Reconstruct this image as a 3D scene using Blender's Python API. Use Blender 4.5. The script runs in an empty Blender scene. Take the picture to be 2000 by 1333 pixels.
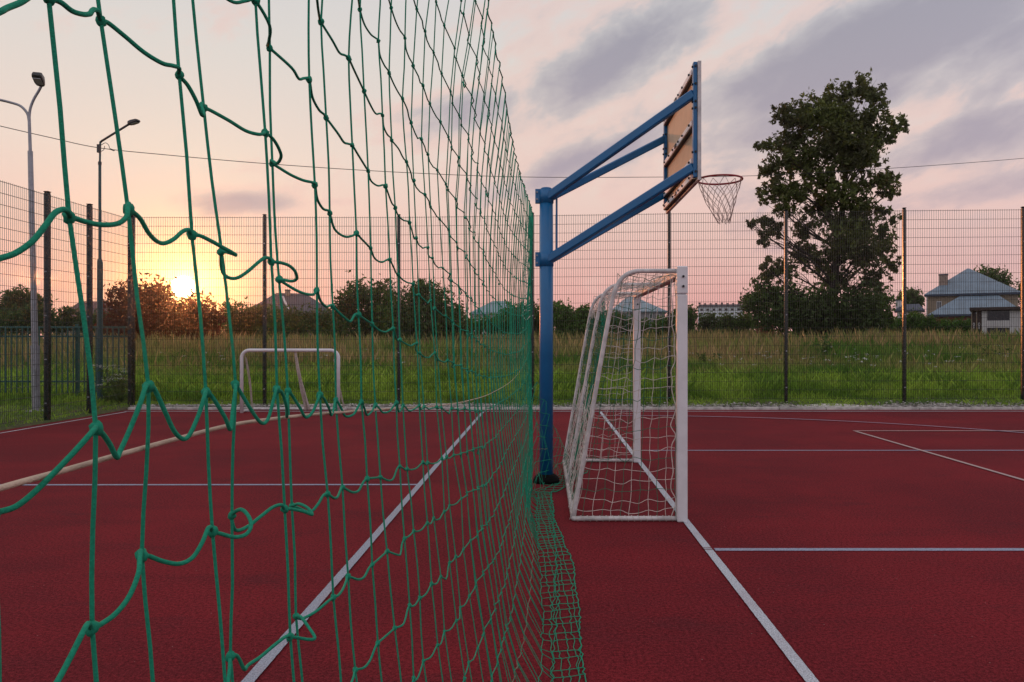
import bpy, bmesh, math, random
import numpy as np
from mathutils import Vector, Matrix

R = random.Random(7)
NR = np.random.RandomState(11)
scene = bpy.context.scene
COL = scene.collection
H = 1.475            # eye height
F = 1480.0           # focal length in photo pixels (2000 wide)
PX0, PY0 = 1064.0, 667.0

# ------------------------------------------------------------------ camera
cam_d = bpy.data.cameras.new('camera')
cam_d.sensor_width = 36.0
cam_d.lens = F / 2000.0 * 36.0
cam_d.shift_x = -0.032
cam_d.clip_start = 0.02
cam_d.clip_end = 3000
cam = bpy.data.objects.new('camera', cam_d)
COL.objects.link(cam)
cam.location = (0, 0, H)
cam.rotation_euler = (math.radians(90), 0, 0)
scene.camera = cam

# ------------------------------------------------------------------ sun + sky
SUN_AZ = math.atan2(358 - PX0, F)                   # left of +Y
SUN_EL = math.radians(3.7)
sun_dir = Vector((math.sin(SUN_AZ) * math.cos(SUN_EL), math.cos(SUN_AZ) * math.cos(SUN_EL), math.sin(SUN_EL)))
sd = bpy.data.lights.new('sun', 'SUN')
sd.energy = 1.0
sd.angle = math.radians(0.6)
sd.color = (1.0, 0.30, 0.09)
sun = bpy.data.objects.new('sun', sd)
COL.objects.link(sun)
sun.rotation_euler = (-sun_dir).to_track_quat('-Z', 'Y').to_euler()

world = bpy.data.worlds.new('World')
scene.world = world
world.use_nodes = True
wn = world.node_tree
wn.nodes.clear()


class NT:
    """tiny helper to write node maths"""
    def __init__(self, tree):
        self.t = tree

    def new(self, kind, **kw):
        n = self.t.nodes.new(kind)
        for k, v in kw.items():
            setattr(n, k, v)
        return n

    def put(self, sock, v):
        if v is None:
            return
        if hasattr(v, 'is_output'):
            self.t.links.new(v, sock)
        else:
            sock.default_value = v

    def m(self, op, a, b=None, c=None, clamp=False):
        n = self.new('ShaderNodeMath', operation=op, use_clamp=clamp)
        self.put(n.inputs[0], a)
        self.put(n.inputs[1], b)
        self.put(n.inputs[2], c)
        return n.outputs[0]

    def dot(self, v, vec):
        n = self.new('ShaderNodeVectorMath', operation='DOT_PRODUCT')
        self.put(n.inputs[0], v)
        self.put(n.inputs[1], vec)
        return n.outputs['Value']

    def mix(self, f, a, b, mode='MIX'):
        n = self.new('ShaderNodeMix', data_type='RGBA', blend_type=mode)
        self.put(n.inputs[0], f)
        self.put(n.inputs[6], a if hasattr(a, 'is_output') else (*a[:3], 1))
        self.put(n.inputs[7], b if hasattr(b, 'is_output') else (*b[:3], 1))
        return n.outputs[2]

    def ramp(self, f, stops, interp='LINEAR'):
        n = self.new('ShaderNodeValToRGB')
        cr = n.color_ramp
        cr.interpolation = interp
        while len(cr.elements) < len(stops):
            cr.elements.new(0.5)
        for e, (p, c) in zip(cr.elements, stops):
            e.position = p
            e.color = (*c[:3], 1) if hasattr(c, '__len__') else (c, c, c, 1)
        self.put(n.inputs[0], f)
        return n.outputs[0]

    def maprange(self, v, a, b, c=0.0, d=1.0, smooth=False):
        n = self.new('ShaderNodeMapRange', interpolation_type='SMOOTHSTEP' if smooth else 'LINEAR')
        self.put(n.inputs[0], v)
        for i, q in enumerate((a, b, c, d)):
            n.inputs[1 + i].default_value = q
        return n.outputs[0]

    def noise(self, vec, scale, detail=4, rough=0.55, dist=0.0):
        n = self.new('ShaderNodeTexNoise')
        self.put(n.inputs['Vector'], vec)
        n.inputs['Scale'].default_value = scale
        n.inputs['Detail'].default_value = detail
        n.inputs['Roughness'].default_value = rough
        n.inputs['Distortion'].default_value = dist
        return n.outputs[0]

    def vmul(self, v, s):
        n = self.new('ShaderNodeVectorMath', operation='MULTIPLY')
        self.put(n.inputs[0], v)
        self.put(n.inputs[1], s)
        return n.outputs[0]


W = NT(wn)
D = W.new('ShaderNodeTexCoord').outputs['Generated']
sep = W.new('ShaderNodeSeparateXYZ')
W.put(sep.inputs[0], D)
dx, dy, dz = sep.outputs
zup = W.m('MAXIMUM', dz, 0.0)
# clear sky seen towards the sunset and its continuation overhead
front = W.ramp(zup, [(0.0, (0.88, 0.43, 0.41)), (0.06, (0.92, 0.50, 0.46)), (0.13, (0.93, 0.62, 0.55)), (0.22, (0.90, 0.74, 0.66)),
                     (0.34, (0.80, 0.75, 0.71)), (0.46, (0.71, 0.71, 0.73)), (0.8, (0.74, 0.77, 0.86))])
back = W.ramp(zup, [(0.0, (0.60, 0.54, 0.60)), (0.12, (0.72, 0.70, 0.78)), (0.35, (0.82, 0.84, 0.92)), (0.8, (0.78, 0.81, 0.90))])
toward = W.dot(D, (math.sin(SUN_AZ), math.cos(SUN_AZ), 0.0))
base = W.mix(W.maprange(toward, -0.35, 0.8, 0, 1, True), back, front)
# the right hand side of the view is cooler
base = W.mix(W.maprange(dx, 0.0, 0.65, 0.0, 0.55, True), base, W.mix(1.0, base, (0.92, 0.92, 0.99), 'MULTIPLY'))
# nishita contribution
sky = W.new('ShaderNodeTexSky', sky_type='NISHITA', sun_disc=False)
sky.sun_elevation = SUN_EL
sky.sun_rotation = SUN_AZ
sky.dust_density = 2.5
nish = W.mix(1.0, sky.outputs[0], (0.05, 0.05, 0.05), 'MULTIPLY')
base = W.mix(0.08, base, nish)
# ---- clouds: streaks climbing to the right, stretched noise on the view direction
ca, sa = math.cos(math.radians(24)), math.sin(math.radians(24))
al = W.dot(D, (ca, 0.0, sa))
ac = W.dot(D, (-sa, 0.0, ca))
comb = W.new('ShaderNodeCombineXYZ')
W.put(comb.inputs[0], W.m('MULTIPLY', al, 3.4))
W.put(comb.inputs[1], W.m('MULTIPLY', dy, 2.0))
W.put(comb.inputs[2], W.m('MULTIPLY', ac, 7.0))
n1 = W.noise(comb.outputs[0], 1.25, 6, 0.52, 0.25)
n2 = W.noise(comb.outputs[0], 4.3, 6, 0.62, 0.3)
nn = W.m('ADD', W.m('MULTIPLY', n1, 0.66), W.m('MULTIPLY', n2, 0.34))


def cdir(px, py):
    v = Vector(((px - PX0) / F, 1.0, (PY0 - py) / F))
    return v.normalized()


def blob(px, py, ra, rc, ang=24):
    c = cdir(px, py)
    a = math.radians(ang)
    e1 = Vector((math.cos(a), 0, math.sin(a)))
    e2 = Vector((-math.sin(a), 0, math.cos(a)))
    u = W.m('DIVIDE', W.m('SUBTRACT', W.dot(D, e1), c.dot(e1)), ra / F)
    v = W.m('DIVIDE', W.m('SUBTRACT', W.dot(D, e2), c.dot(e2)), rc / F)
    q = W.m('ADD', W.m('MULTIPLY', u, u), W.m('MULTIPLY', v, v))
    g = W.m('EXPONENT', W.m('MULTIPLY', q, -1.0))
    return W.m('MULTIPLY', g, W.m('GREATER_THAN', dy, 0.0))


blobs = [(450, 396, 105, 22, 4, 0.75), (640, 395, 60, 8, 4, .3), (905, 215, 150, 50, 14, 0.75), (1200, 125, 230, 65, 22, 0.75),
         (1720, 90, 460, 90, 17, 1.0), (1190, 300, 230, 38, 18, 0.75), (1560, 235, 290, 70, 18, 0.85),
         (1890, 265, 210, 55, 16, 0.8), (1880, 385, 260, 42, 8, 0.6), (1700, 470, 380, 20, 3, 0.35), (2150, 30, 260, 110, 20, .9),
         (1000, 15, 150, 30, 10, .25), (1060, 375, 120, 16, 6, .35)]
cl = None
for bx, by, ra, rc, an, st in blobs:
    g = W.m('MULTIPLY', blob(bx, by, ra, rc, an), st)
    cl = g if cl is None else W.m('MAXIMUM', cl, g)
# cover beyond the frame: thin streaks everywhere to the right, overhead and behind
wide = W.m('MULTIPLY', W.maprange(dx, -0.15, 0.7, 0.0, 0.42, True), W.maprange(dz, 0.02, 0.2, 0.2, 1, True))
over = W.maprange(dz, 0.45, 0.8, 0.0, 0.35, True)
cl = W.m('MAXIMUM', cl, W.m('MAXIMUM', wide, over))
dens = W.m('ADD', W.m('MULTIPLY', W.m('SUBTRACT', nn, 0.5), 4.0), W.m('SUBTRACT', W.m('MULTIPLY', cl, 1.75), 0.62))
cmask = W.maprange(dens, -0.50, 0.95, 0, 1, True)
ccol = W.ramp(zup, [(0.0, (0.66, 0.43, 0.45)), (0.12, (0.50, 0.38, 0.43)), (0.22, (0.38, 0.33, 0.41)), (0.4, (0.30, 0.295, 0.37)), (0.8, (0.50, 0.52, 0.60))])
cback = W.mix(W.maprange(toward, -0.3, 0.7, 0, 1, True), (0.58, 0.58, 0.66), ccol)
skyc = W.mix(W.m('MULTIPLY', cmask, 0.84), base, cback)
# sunlit fringes
fr = W.m('MULTIPLY', W.maprange(dens, -0.55, -0.15, 0, 1, True), W.m('SUBTRACT', 1.0, W.maprange(dens, -0.15, 0.25, 0, 1, True)))
skyc = W.mix(W.m('MULTIPLY', fr, 0.42), skyc, (0.95, 0.63, 0.55))
# sun glow + disc
cs = W.m('MAXIMUM', W.dot(D, sun_dir), 0.0)
g1 = W.m('POWER', cs, 90.0)
g2 = W.m('POWER', cs, 700.0)
g3 = W.m('POWER', cs, 6000.0)


def add(a, fac, colr):
    n = W.new('ShaderNodeVectorMath', operation='SCALE')
    n.inputs[0].default_value = colr
    W.put(n.inputs[3], fac)
    n2_ = W.new('ShaderNodeVectorMath', operation='ADD')
    W.put(n2_.inputs[0], a)
    W.put(n2_.inputs[1], n.outputs[0])
    return n2_.outputs[0]


skyc = add(skyc, g1, (0.0, 0.05, -0.02))
skyc = add(skyc, g2, (0.0, 0.26, -0.12))
skyc = add(skyc, g3, (0.4, 0.45, 0.25))
skyc = add(skyc, W.maprange(cs, math.cos(math.radians(0.78)), math.cos(math.radians(0.45)), 0, 1, True), (20.0, 17.0, 11.0))
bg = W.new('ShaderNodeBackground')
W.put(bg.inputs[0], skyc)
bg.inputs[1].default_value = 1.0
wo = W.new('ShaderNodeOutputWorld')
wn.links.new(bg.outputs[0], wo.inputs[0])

scene.view_settings.view_transform = 'Standard'
scene.view_settings.look = 'None'
scene.view_settings.gamma = 1.0
scene.view_settings.use_curve_mapping = False
scene.view_settings.exposure = -0.05
scene.render.engine = 'CYCLES'
scene.cycles.transparent_max_bounces = 16
scene.cycles.max_bounces = 6

# ------------------------------------------------------------------ helpers
BASE = {}


def wp(px, py, Y):
    """the place in the world at distance Y that the photo shows at (px, py)"""
    return Vector(((px - PX0) * Y / F, Y, H + (PY0 - py) * Y / F))


def gp(px, py):
    Y = F * H / (py - PY0)
    return Vector(((px - PX0) * Y / F, Y, 0))


def tag(o, label=None, cat=None, group=None, kind=None):
    if label: o['label'] = label
    if cat: o['category'] = cat
    if group: o['group'] = group
    if kind: o['kind'] = kind
    return o


def thing(name, loc, label, cat, group=None):
    o = bpy.data.objects.new(name, None)
    COL.objects.link(o)
    o.location = loc
    o.empty_display_size = 0.1
    BASE[o.name] = Vector(loc)
    return tag(o, label, cat, group)


class MB:
    def __init__(self):
        self.v, self.f = [], []

    def add(self, vs, fs):
        k = len(self.v)
        self.v.extend([tuple(p) for p in vs])
        self.f.extend([tuple(i + k for i in f) for f in fs])
        return self

    def box(self, x0, x1, y0, y1, z0, z1):
        return self.add([(x0, y0, z0), (x1, y0, z0), (x1, y1, z0), (x0, y1, z0), (x0, y0, z1), (x1, y0, z1), (x1, y1, z1), (x0, y1, z1)],
                        [(0, 3, 2, 1), (4, 5, 6, 7), (0, 1, 5, 4), (1, 2, 6, 5), (2, 3, 7, 6), (3, 0, 4, 7)])

    def cbox(self, x0, x1, y0, y1, z0, z1, b=0.006):
        """box with chamfered edges"""
        bm = bmesh.new()
        bmesh.ops.create_cube(bm, size=1.0)
        for v in bm.verts:
            v.co = Vector(((x0 + x1) / 2 + v.co.x * (x1 - x0), (y0 + y1) / 2 + v.co.y * (y1 - y0), (z0 + z1) / 2 + v.co.z * (z1 - z0)))
        bmesh.ops.bevel(bm, geom=list(bm.edges), offset=b, segments=1, profile=0.5, affect='EDGES')
        bm.verts.index_update()
        self.add([v.co.copy() for v in bm.verts], [[v.index for v in f.verts] for f in bm.faces])
        bm.free()
        return self

    def beam(self, p0, p1, w, h, up=(0, 0, 1)):
        p0, p1 = Vector(p0), Vector(p1)
        d = (p1 - p0).normalized()
        s = d.cross(Vector(up)).normalized()
        u = s.cross(d).normalized()
        vs = []
        c = min(w, h) * 0.18
        prof = [(-w / 2 + c, -h / 2), (w / 2 - c, -h / 2), (w / 2, -h / 2 + c), (w / 2, h / 2 - c), (w / 2 - c, h / 2), (-w / 2 + c, h / 2), (-w / 2, h / 2 - c), (-w / 2, -h / 2 + c)]
        for p in (p0, p1):
            for a, b in prof:
                vs.append(p + s * a + u * b)
        fs = [(i, (i + 1) % 8, 8 + (i + 1) % 8, 8 + i) for i in range(8)]
        fs += [tuple(range(7, -1, -1)), tuple(range(8, 16))]
        return self.add(vs, fs)

    def tube(self, pts, r, n=8, cap=True):
        vs, fs = tube_np(pts, r, n, cap)
        return self.add(vs.tolist(), fs)

    def cyl(self, x, y, z0, z1, r, n=16, r1=None):
        r1 = r if r1 is None else r1
        return self.tube([(x, y, z0), (x, y, z1)], [r, r1], n)

    def build(self, name, mat, parent=None, smooth=False):
        off = base_of(parent)
        me = bpy.data.meshes.new(name)
        me.from_pydata([(p[0] - off[0], p[1] - off[1], p[2] - off[2]) for p in self.v], [], self.f)
        me.materials.append(mat)
        if smooth:
            me.polygons.foreach_set('use_smooth', [True] * len(me.polygons))
        me.update()
        return link(name, me, parent)


def base_of(parent):
    o = parent
    while o is not None:
        if o.name in BASE:
            return BASE[o.name]
        o = o.parent
    return Vector((0, 0, 0))


def link(name, me, parent=None, loc=None):
    o = bpy.data.objects.new(name, me)
    COL.objects.link(o)
    if parent is not None:
        o.parent = parent
    if loc is not None:
        o.location = Vector(loc) - base_of(parent)
    return o


def tube_np(pts, r, n=6, cap=True):
    P = np.array([tuple(p) for p in pts], float)
    m = len(P)
    rad = np.full(m, r, float) if np.isscalar(r) else np.asarray(r, float)
    T = np.gradient(P, axis=0)
    T /= np.linalg.norm(T, axis=1)[:, None] + 1e-12
    up = np.array([0, 0, 1.0]) if abs(T[0][2]) < 0.9 else np.array([1.0, 0, 0])
    N = np.cross(T[0], up)
    N /= np.linalg.norm(N)
    ang = np.linspace(0, 2 * np.pi, n, endpoint=False)
    out = np.zeros((m, n, 3))
    for i in range(m):
        N = N - T[i] * np.dot(N, T[i])
        l = np.linalg.norm(N)
        N = N / l if l > 1e-9 else N
        B = np.cross(T[i], N)
        out[i] = P[i] + rad[i] * (np.cos(ang)[:, None] * N + np.sin(ang)[:, None] * B)
    fs = []
    for i in range(m - 1):
        for k in range(n):
            k2 = (k + 1) % n
            fs.append((i * n + k, i * n + k2, (i + 1) * n + k2, (i + 1) * n + k))
    if cap:
        fs.append(tuple(range(n - 1, -1, -1)))
        fs.append(tuple(range((m - 1) * n, m * n)))
    return out.reshape(-1, 3), fs


def np_mesh(name, verts, k, mat, parent=None):
    """verts (N*k,3): N separate polygons with k corners"""
    off = np.array(tuple(base_of(parent)))
    V = (verts - off).astype(np.float32)
    n = len(V) // k
    me = bpy.data.meshes.new(name)
    me.vertices.add(len(V))
    me.vertices.foreach_set('co', V.ravel())
    me.loops.add(len(V))
    me.loops.foreach_set('vertex_index', np.arange(len(V), dtype=np.int32))
    me.polygons.add(n)
    me.polygons.foreach_set('loop_start', np.arange(0, len(V), k, dtype=np.int32))
    me.polygons.foreach_set('loop_total', np.full(n, k, dtype=np.int32))
    me.materials.append(mat)
    me.update(calc_edges=True)
    return link(name, me, parent)


def catmull(pts, sub=5):
    P = [Vector(p) for p in pts]
    out = []
    for i in range(len(P) - 1):
        a, b, c, d = P[max(i - 1, 0)], P[i], P[i + 1], P[min(i + 2, len(P) - 1)]
        for k in range(sub):
            t = k / sub
            out.append(0.5 * ((2 * b) + (c - a) * t + (2 * a - 5 * b + 4 * c - d) * t * t + (3 * b - a - 3 * c + d) * t * t * t))
    out.append(P[-1])
    return out


# ------------------------------------------------------------------ materials
def mat(name, col, rough=0.6, var=0.0, vscale=8.0, bump=0.0, bscale=60.0, metal=0.0, spec=0.5, col2=None, detail=4):
    m = bpy.data.materials.new(name)
    m.use_nodes = True
    t = NT(m.node_tree)
    b = m.node_tree.nodes['Principled BSDF']
    b.inputs['Roughness'].default_value = rough
    b.inputs['Metallic'].default_value = metal
    b.inputs['Specular IOR Level'].default_value = spec
    co = t.new('ShaderNodeTexCoord').outputs['Object']
    nz = t.noise(co, vscale, detail, 0.6)
    c2 = col2 if col2 else tuple(c * (1 - var) for c in col)
    fac = t.maprange(nz, 0.35, 0.65, 0, 1, True)
    t.put(b.inputs['Base Color'], t.mix(fac, c2, col))
    if bump:
        bn = t.new('ShaderNodeBump')
        bn.inputs['Strength'].default_value = bump
        bn.inputs['Distance'].default_value = 0.01
        t.put(bn.inputs['Height'], t.noise(co, bscale, 3, 0.6))
        m.node_tree.links.new(bn.outputs[0], b.inputs['Normal'])
    rr = t.maprange(nz, 0.3, 0.7, max(0.02, rough - 0.08), min(1, rough + 0.08))
    t.put(b.inputs['Roughness'], rr)
    return m


def leaf_mat(name, c1, c2, c3, transl=0.35, tcol=None, patch=0.35, rough=0.55):
    """leaves or blades: colour differs from leaf to leaf and from patch to patch, light shines through"""
    m = bpy.data.materials.new(name)
    m.use_nodes = True
    t = NT(m.node_tree)
    b = m.node_tree.nodes['Principled BSDF']
    b.inputs['Roughness'].default_value = rough
    b.inputs['Specular IOR Level'].default_value = 0.25
    geo = t.new('ShaderNodeNewGeometry')
    rnd = geo.outputs['Random Per Island']
    pos = geo.outputs['Position']
    a = t.mix(rnd, c1, c2)
    pn = t.maprange(t.noise(pos, patch, 4, 0.6), 0.42, 0.60, 0, 1, True)
    colr = t.mix(pn, a, c3)
    jit = t.m('ADD', 0.7, t.m('MULTIPLY', t.m('FRACT', t.m('MULTIPLY', rnd, 37.7)), 0.6))
    v = t.new('ShaderNodeVectorMath', operation='SCALE')
    t.put(v.inputs[0], colr)
    t.put(v.inputs[3], jit)
    t.put(b.inputs['Base Color'], v.outputs[0])
    tr = t.new('ShaderNodeBsdfTranslucent')
    tv = t.mix(1.0, v.outputs[0], tcol or (1.3, 1.25, 0.6), 'MULTIPLY')
    t.put(tr.inputs[0], tv)
    mx = t.new('ShaderNodeMixShader')
    mx.inputs[0].default_value = transl
    m.node_tree.links.new(b.outputs[0], mx.inputs[1])
    m.node_tree.links.new(tr.outputs[0], mx.inputs[2])
    out = m.node_tree.nodes['Material Output']
    m.node_tree.links.new(mx.outputs[0], out.inputs[0])
    return m


def court_mat():
    m = bpy.data.materials.new('red_rubber')
    m.use_nodes = True
    t = NT(m.node_tree)
    b = m.node_tree.nodes['Principled BSDF']
    co = t.new('ShaderNodeTexCoord').outputs['Object']
    big = t.maprange(t.noise(co, 0.55, 6, 0.62, 0.3), 0.35, 0.68, 0, 1, True)
    st = t.noise(t.vmul(co, (0.35, 2.2, 1.0)), 0.9, 5, 0.6)
    smudge = t.maprange(t.noise(t.vmul(co, (0.55, 1.3, 1.0)), 1.6, 6, 0.68, 0.6), 0.54, 0.72, 0, 0.5, True)
    mid = t.maprange(t.noise(co, 5.0, 5, 0.65), 0.3, 0.7, 0, 1, True)
    fine = t.m('ADD', t.m('MULTIPLY', t.noise(co, 150.0, 2, 0.75), 0.5), t.m('MULTIPLY', t.noise(co, 55.0, 3, 0.7), 0.5))
    c = t.mix(big, (0.104, 0.0088, 0.0124), (0.152, 0.0106, 0.0144))
    c = t.mix(t.maprange(st, 0.5, 0.75, 0, 0.55, True), c, (0.078, 0.0085, 0.0115))
    c = t.mix(smudge, c, (0.066, 0.0115, 0.0150))
    c = t.mix(t.m('MULTIPLY', mid, 0.25), c, (0.145, 0.0075, 0.0105))
    c = t.mix(t.maprange(fine, 0.38, 0.64, 0.0, 1.0), t.mix(1.0, c, (0.45, 0.47, 0.50), 'MULTIPLY'), t.mix(1.0, c, (2.0, 2.5, 2.5), 'MULTIPLY'))
    t.put(b.inputs['Base Color'], c)
    # pale grit
    vor = t.new('ShaderNodeTexVoronoi')
    t.put(vor.inputs['Vector'], co)
    vor.inputs['Scale'].default_value = 11.0
    grit = t.m('LESS_THAN', vor.outputs['Distance'], 0.034)
    c2 = t.mix(t.m('MULTIPLY', grit, 0.5), c, (0.42, 0.33, 0.31))
    t.put(b.inputs['Base Color'], c2)
    b.inputs['Roughness'].default_value = 0.92
    b.inputs['Specular IOR Level'].default_value = 0.085
    bn = t.new('ShaderNodeBump')
    bn.inputs['Strength'].default_value = 0.55
    bn.inputs['Distance'].default_value = 0.004
    t.put(bn.inputs['Height'], t.m('ADD', fine, t.m('MULTIPLY', t.noise(co, 70.0, 3, 0.6), 0.8)))
    m.node_tree.links.new(bn.outputs[0], b.inputs['Normal'])
    return m


def line_mat(name, col):
    """worn line paint on rubber granules"""
    m = bpy.data.materials.new(name)
    m.use_nodes = True
    t = NT(m.node_tree)
    b = m.node_tree.nodes['Principled BSDF']
    co = t.new('ShaderNodeTexCoord').outputs['Object']
    f1 = t.noise(co, 120.0, 3, 0.75)
    f2 = t.noise(co, 3.0, 5, 0.6)
    c = t.mix(t.maprange(f1, 0.38, 0.60, 0, 1), tuple(x * 0.42 for x in col), col)
    c = t.mix(t.maprange(f2, 0.45, 0.75, 0, 0.4, True), c, (0.30, 0.22, 0.24))
    t.put(b.inputs['Base Color'], c)
    b.inputs['Roughness'].default_value = 0.75
    bn = t.new('ShaderNodeBump')
    bn.inputs['Strength'].default_value = 0.4
    bn.inputs['Distance'].default_value = 0.003
    t.put(bn.inputs['Height'], f1)
    m.node_tree.links.new(bn.outputs[0], b.inputs['Normal'])
    return m


def ground_mat():
    m = bpy.data.materials.new('field_soil')
    m.use_nodes = True
    t = NT(m.node_tree)
    b = m.node_tree.nodes['Principled BSDF']
    co = t.new('ShaderNodeNewGeometry').outputs['Position']
    a = t.mix(t.maprange(t.noise(co, 0.5, 6, 0.65), 0.4, 0.62, 0, 1, True), (0.065, 0.110, 0.020), (0.110, 0.095, 0.045))
    a = t.mix(t.maprange(t.noise(co, 9.0, 5, 0.7), 0.35, 0.65, 0, 1), t.mix(1.0, a, (0.5, 0.5, 0.5), 'MULTIPLY'), a)
    t.put(b.inputs['Base Color'], a)
    b.inputs['Roughness'].default_value = 0.95
    return m


M = {}
M['court'] = court_mat()
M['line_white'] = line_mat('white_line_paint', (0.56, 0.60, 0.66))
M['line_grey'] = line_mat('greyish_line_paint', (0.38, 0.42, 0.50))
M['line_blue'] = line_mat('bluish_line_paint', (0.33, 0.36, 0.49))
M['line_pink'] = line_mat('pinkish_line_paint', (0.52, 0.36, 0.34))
M['ground'] = ground_mat()
M['concrete'] = mat('pale_concrete', (0.62, 0.59, 0.56), 0.9, 0.4, 6, 0.5, 40)
M['gravel'] = mat('pale_gravel', (0.66, 0.63, 0.59), 0.95, 0.45, 18, 0.8, 30)
M['net_green'] = mat('green_net_cord', (0.021, 0.320, 0.190), 0.8, 0.22, 420, 0.4, 800, spec=0.15)
M['net_faded'] = mat('faded_net_cord', (0.22, 0.24, 0.16), 0.8, 0.4, 14, 0.35, 900, spec=0.15)
M['rope_cream'] = mat('cream_rope', (0.62, 0.48, 0.36), 0.7, 0.2, 50, 0.4, 700)
M['blue'] = mat('blue_enamel', (0.005, 0.135, 0.340), 0.38, 0.12, 5, 0.05, 30)
M['rubber'] = mat('black_rubber', (0.005, 0.005, 0.005), 0.8, 0.3, 10, 0.2, 80, spec=0.12)
M['white'] = mat('white_enamel', (0.74, 0.74, 0.77), 0.42, 0.10, 5, 0.06, 40)
M['white_worn'] = mat('worn_white_enamel', (0.66, 0.64, 0.64), 0.5, 0.3, 9, 0.1, 40)
M['ply'] = mat('tan_plywood', (0.62, 0.46, 0.31), 0.7, 0.15, 4, 0.1, 40)
M['wood_edge'] = mat('pale_batten', (0.60, 0.50, 0.44), 0.7, 0.2, 10, 0.1, 40)
M['steel'] = mat('galvanised_steel', (0.33, 0.34, 0.38), 0.45, 0.25, 14, 0.1, 60, metal=0.55)
M['bolt'] = mat('dark_bolt', (0.03, 0.03, 0.035), 0.4, 0.2, 30, metal=0.6)
M['rim'] = mat('red_enamel', (0.36, 0.030, 0.040), 0.4, 0.25, 20)
M['hoop_cord'] = mat('worn_pale_cord', (0.55, 0.45, 0.40), 0.8, 0.3, 40)
M['goal_cord'] = mat('pale_goal_cord', (0.66, 0.60, 0.55), 0.8, 0.3, 30)
M['goal_green'] = mat('dark_green_goal_cord', (0.03, 0.17, 0.10), 0.8, 0.3, 30)
M['fence'] = mat('dark_green_coating', (0.006, 0.011, 0.009), 0.26, 0.2, 12, 0.0, 60, spec=0.6)
M['railing'] = mat('teal_green_coating', (0.012, 0.085, 0.070), 0.4, 0.2, 12)
M['lamp_teal'] = mat('teal_post_coating', (0.012, 0.075, 0.085), 0.4, 0.2, 12)
M['dark_metal'] = mat('dark_lamp_metal', (0.045, 0.045, 0.05), 0.45, 0.2, 12, metal=0.3)
M['cable'] = mat('black_cable', (0.02, 0.02, 0.022), 0.6, 0.1, 12)
M['glass'] = mat('lamp_glass', (0.35, 0.36, 0.38), 0.15, 0.1, 10)
M['roof_blue'] = mat('blue_grey_sheet_roof', (0.165, 0.235, 0.30), 0.5, 0.25, 0.9, 0.05, 8)
M['roof_pale'] = mat('pale_blue_sheet_roof', (0.22, 0.31, 0.36), 0.5, 0.2, 0.8)
M['roof_dark'] = mat('dark_grey_roof', (0.055, 0.055, 0.070), 0.65, 0.25, 1.2, 0.2, 10)
M['roof_brown'] = mat('brown_roof', (0.115, 0.060, 0.060), 0.7, 0.25, 1.2, 0.2, 10)
M['wall_tan'] = mat('tan_render', (0.32, 0.25, 0.18), 0.9, 0.2, 1.0, 0.1, 20)
M['wall_white'] = mat('white_render', (0.56, 0.55, 0.56), 0.9, 0.15, 1.0, 0.1, 20)
M['wall_pale_blue'] = mat('pale_blue_render', (0.62, 0.68, 0.74), 0.9, 0.12, 1.0)
M['wall_grey'] = mat('grey_render', (0.26, 0.26, 0.28), 0.9, 0.2, 1.0)
M['brick'] = mat('red_brick', (0.24, 0.075, 0.045), 0.9, 0.35, 9, 0.3, 30)
M['brick_pale'] = mat('pale_brick', (0.33, 0.25, 0.21), 0.9, 0.35, 9, 0.3, 30)
M['trim'] = mat('dark_blue_trim', (0.03, 0.045, 0.08), 0.6, 0.2, 8)
M['brown'] = mat('dark_brown_paint_and_shade', (0.045, 0.024, 0.020), 0.7, 0.3, 8)  # brown paint of the shed; on the battens it is painted shade
M['pane'] = mat('dark_window_glass', (0.020, 0.021, 0.030), 0.12, 0.2, 3)
M['bark'] = mat('brown_bark', (0.026, 0.020, 0.016), 0.9, 0.4, 6, 0.8, 14)
M['tree_leaf'] = leaf_mat('poplar_leaf', (0.070, 0.100, 0.030), (0.130, 0.160, 0.045), (0.075, 0.085, 0.036), 0.40, (1.3, 1.1, 0.5))
M['bush_leaf'] = leaf_mat('bush_leaf', (0.045, 0.095, 0.024), (0.095, 0.150, 0.034), (0.060, 0.095, 0.030), 0.38)
M['bush_bright'] = leaf_mat('bright_bush_leaf', (0.045, 0.120, 0.018), (0.090, 0.180, 0.030), (0.060, 0.115, 0.026), 0.36)
M['sun_leaf'] = leaf_mat('russet_glow_bush_leaf', (0.060, 0.040, 0.016), (0.110, 0.050, 0.020), (0.070, 0.030, 0.014), 0.45, (1.8, 0.55, 0.25))  # russet leaf; red in the see-through tint boosted to paint in sun glow
M['grass'] = leaf_mat('lawn_blade', (0.210, 0.350, 0.048), (0.310, 0.430, 0.090), (0.115, 0.215, 0.036), 0.42, (1.25, 1.25, 0.5), 0.8)
M['tall'] = leaf_mat('tall_grass_blade', (0.230, 0.300, 0.080), (0.350, 0.340, 0.135), (0.085, 0.200, 0.030), 0.42, (1.2, 1.0, 0.6), 0.22)
M['straw'] = leaf_mat('straw_stalk', (0.30, 0.235, 0.12), (0.42, 0.32, 0.17), (0.21, 0.22, 0.085), 0.42, (1.2, 1.0, 0.6), 0.25)
M['flower'] = leaf_mat('white_umbel', (0.50, 0.52, 0.48), (0.65, 0.66, 0.62), (0.5, 0.5, 0.46), 0.2, (1, 1, 1))
M['weed'] = leaf_mat('weed_leaf', (0.055, 0.120, 0.022), (0.090, 0.150, 0.035), (0.070, 0.100, 0.030), 0.35)

# ------------------------------------------------------------------ ground, court, lines
CY1 = 16.25      # far edge of the court
CX0 = -8.95      # left edge of the court


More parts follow.
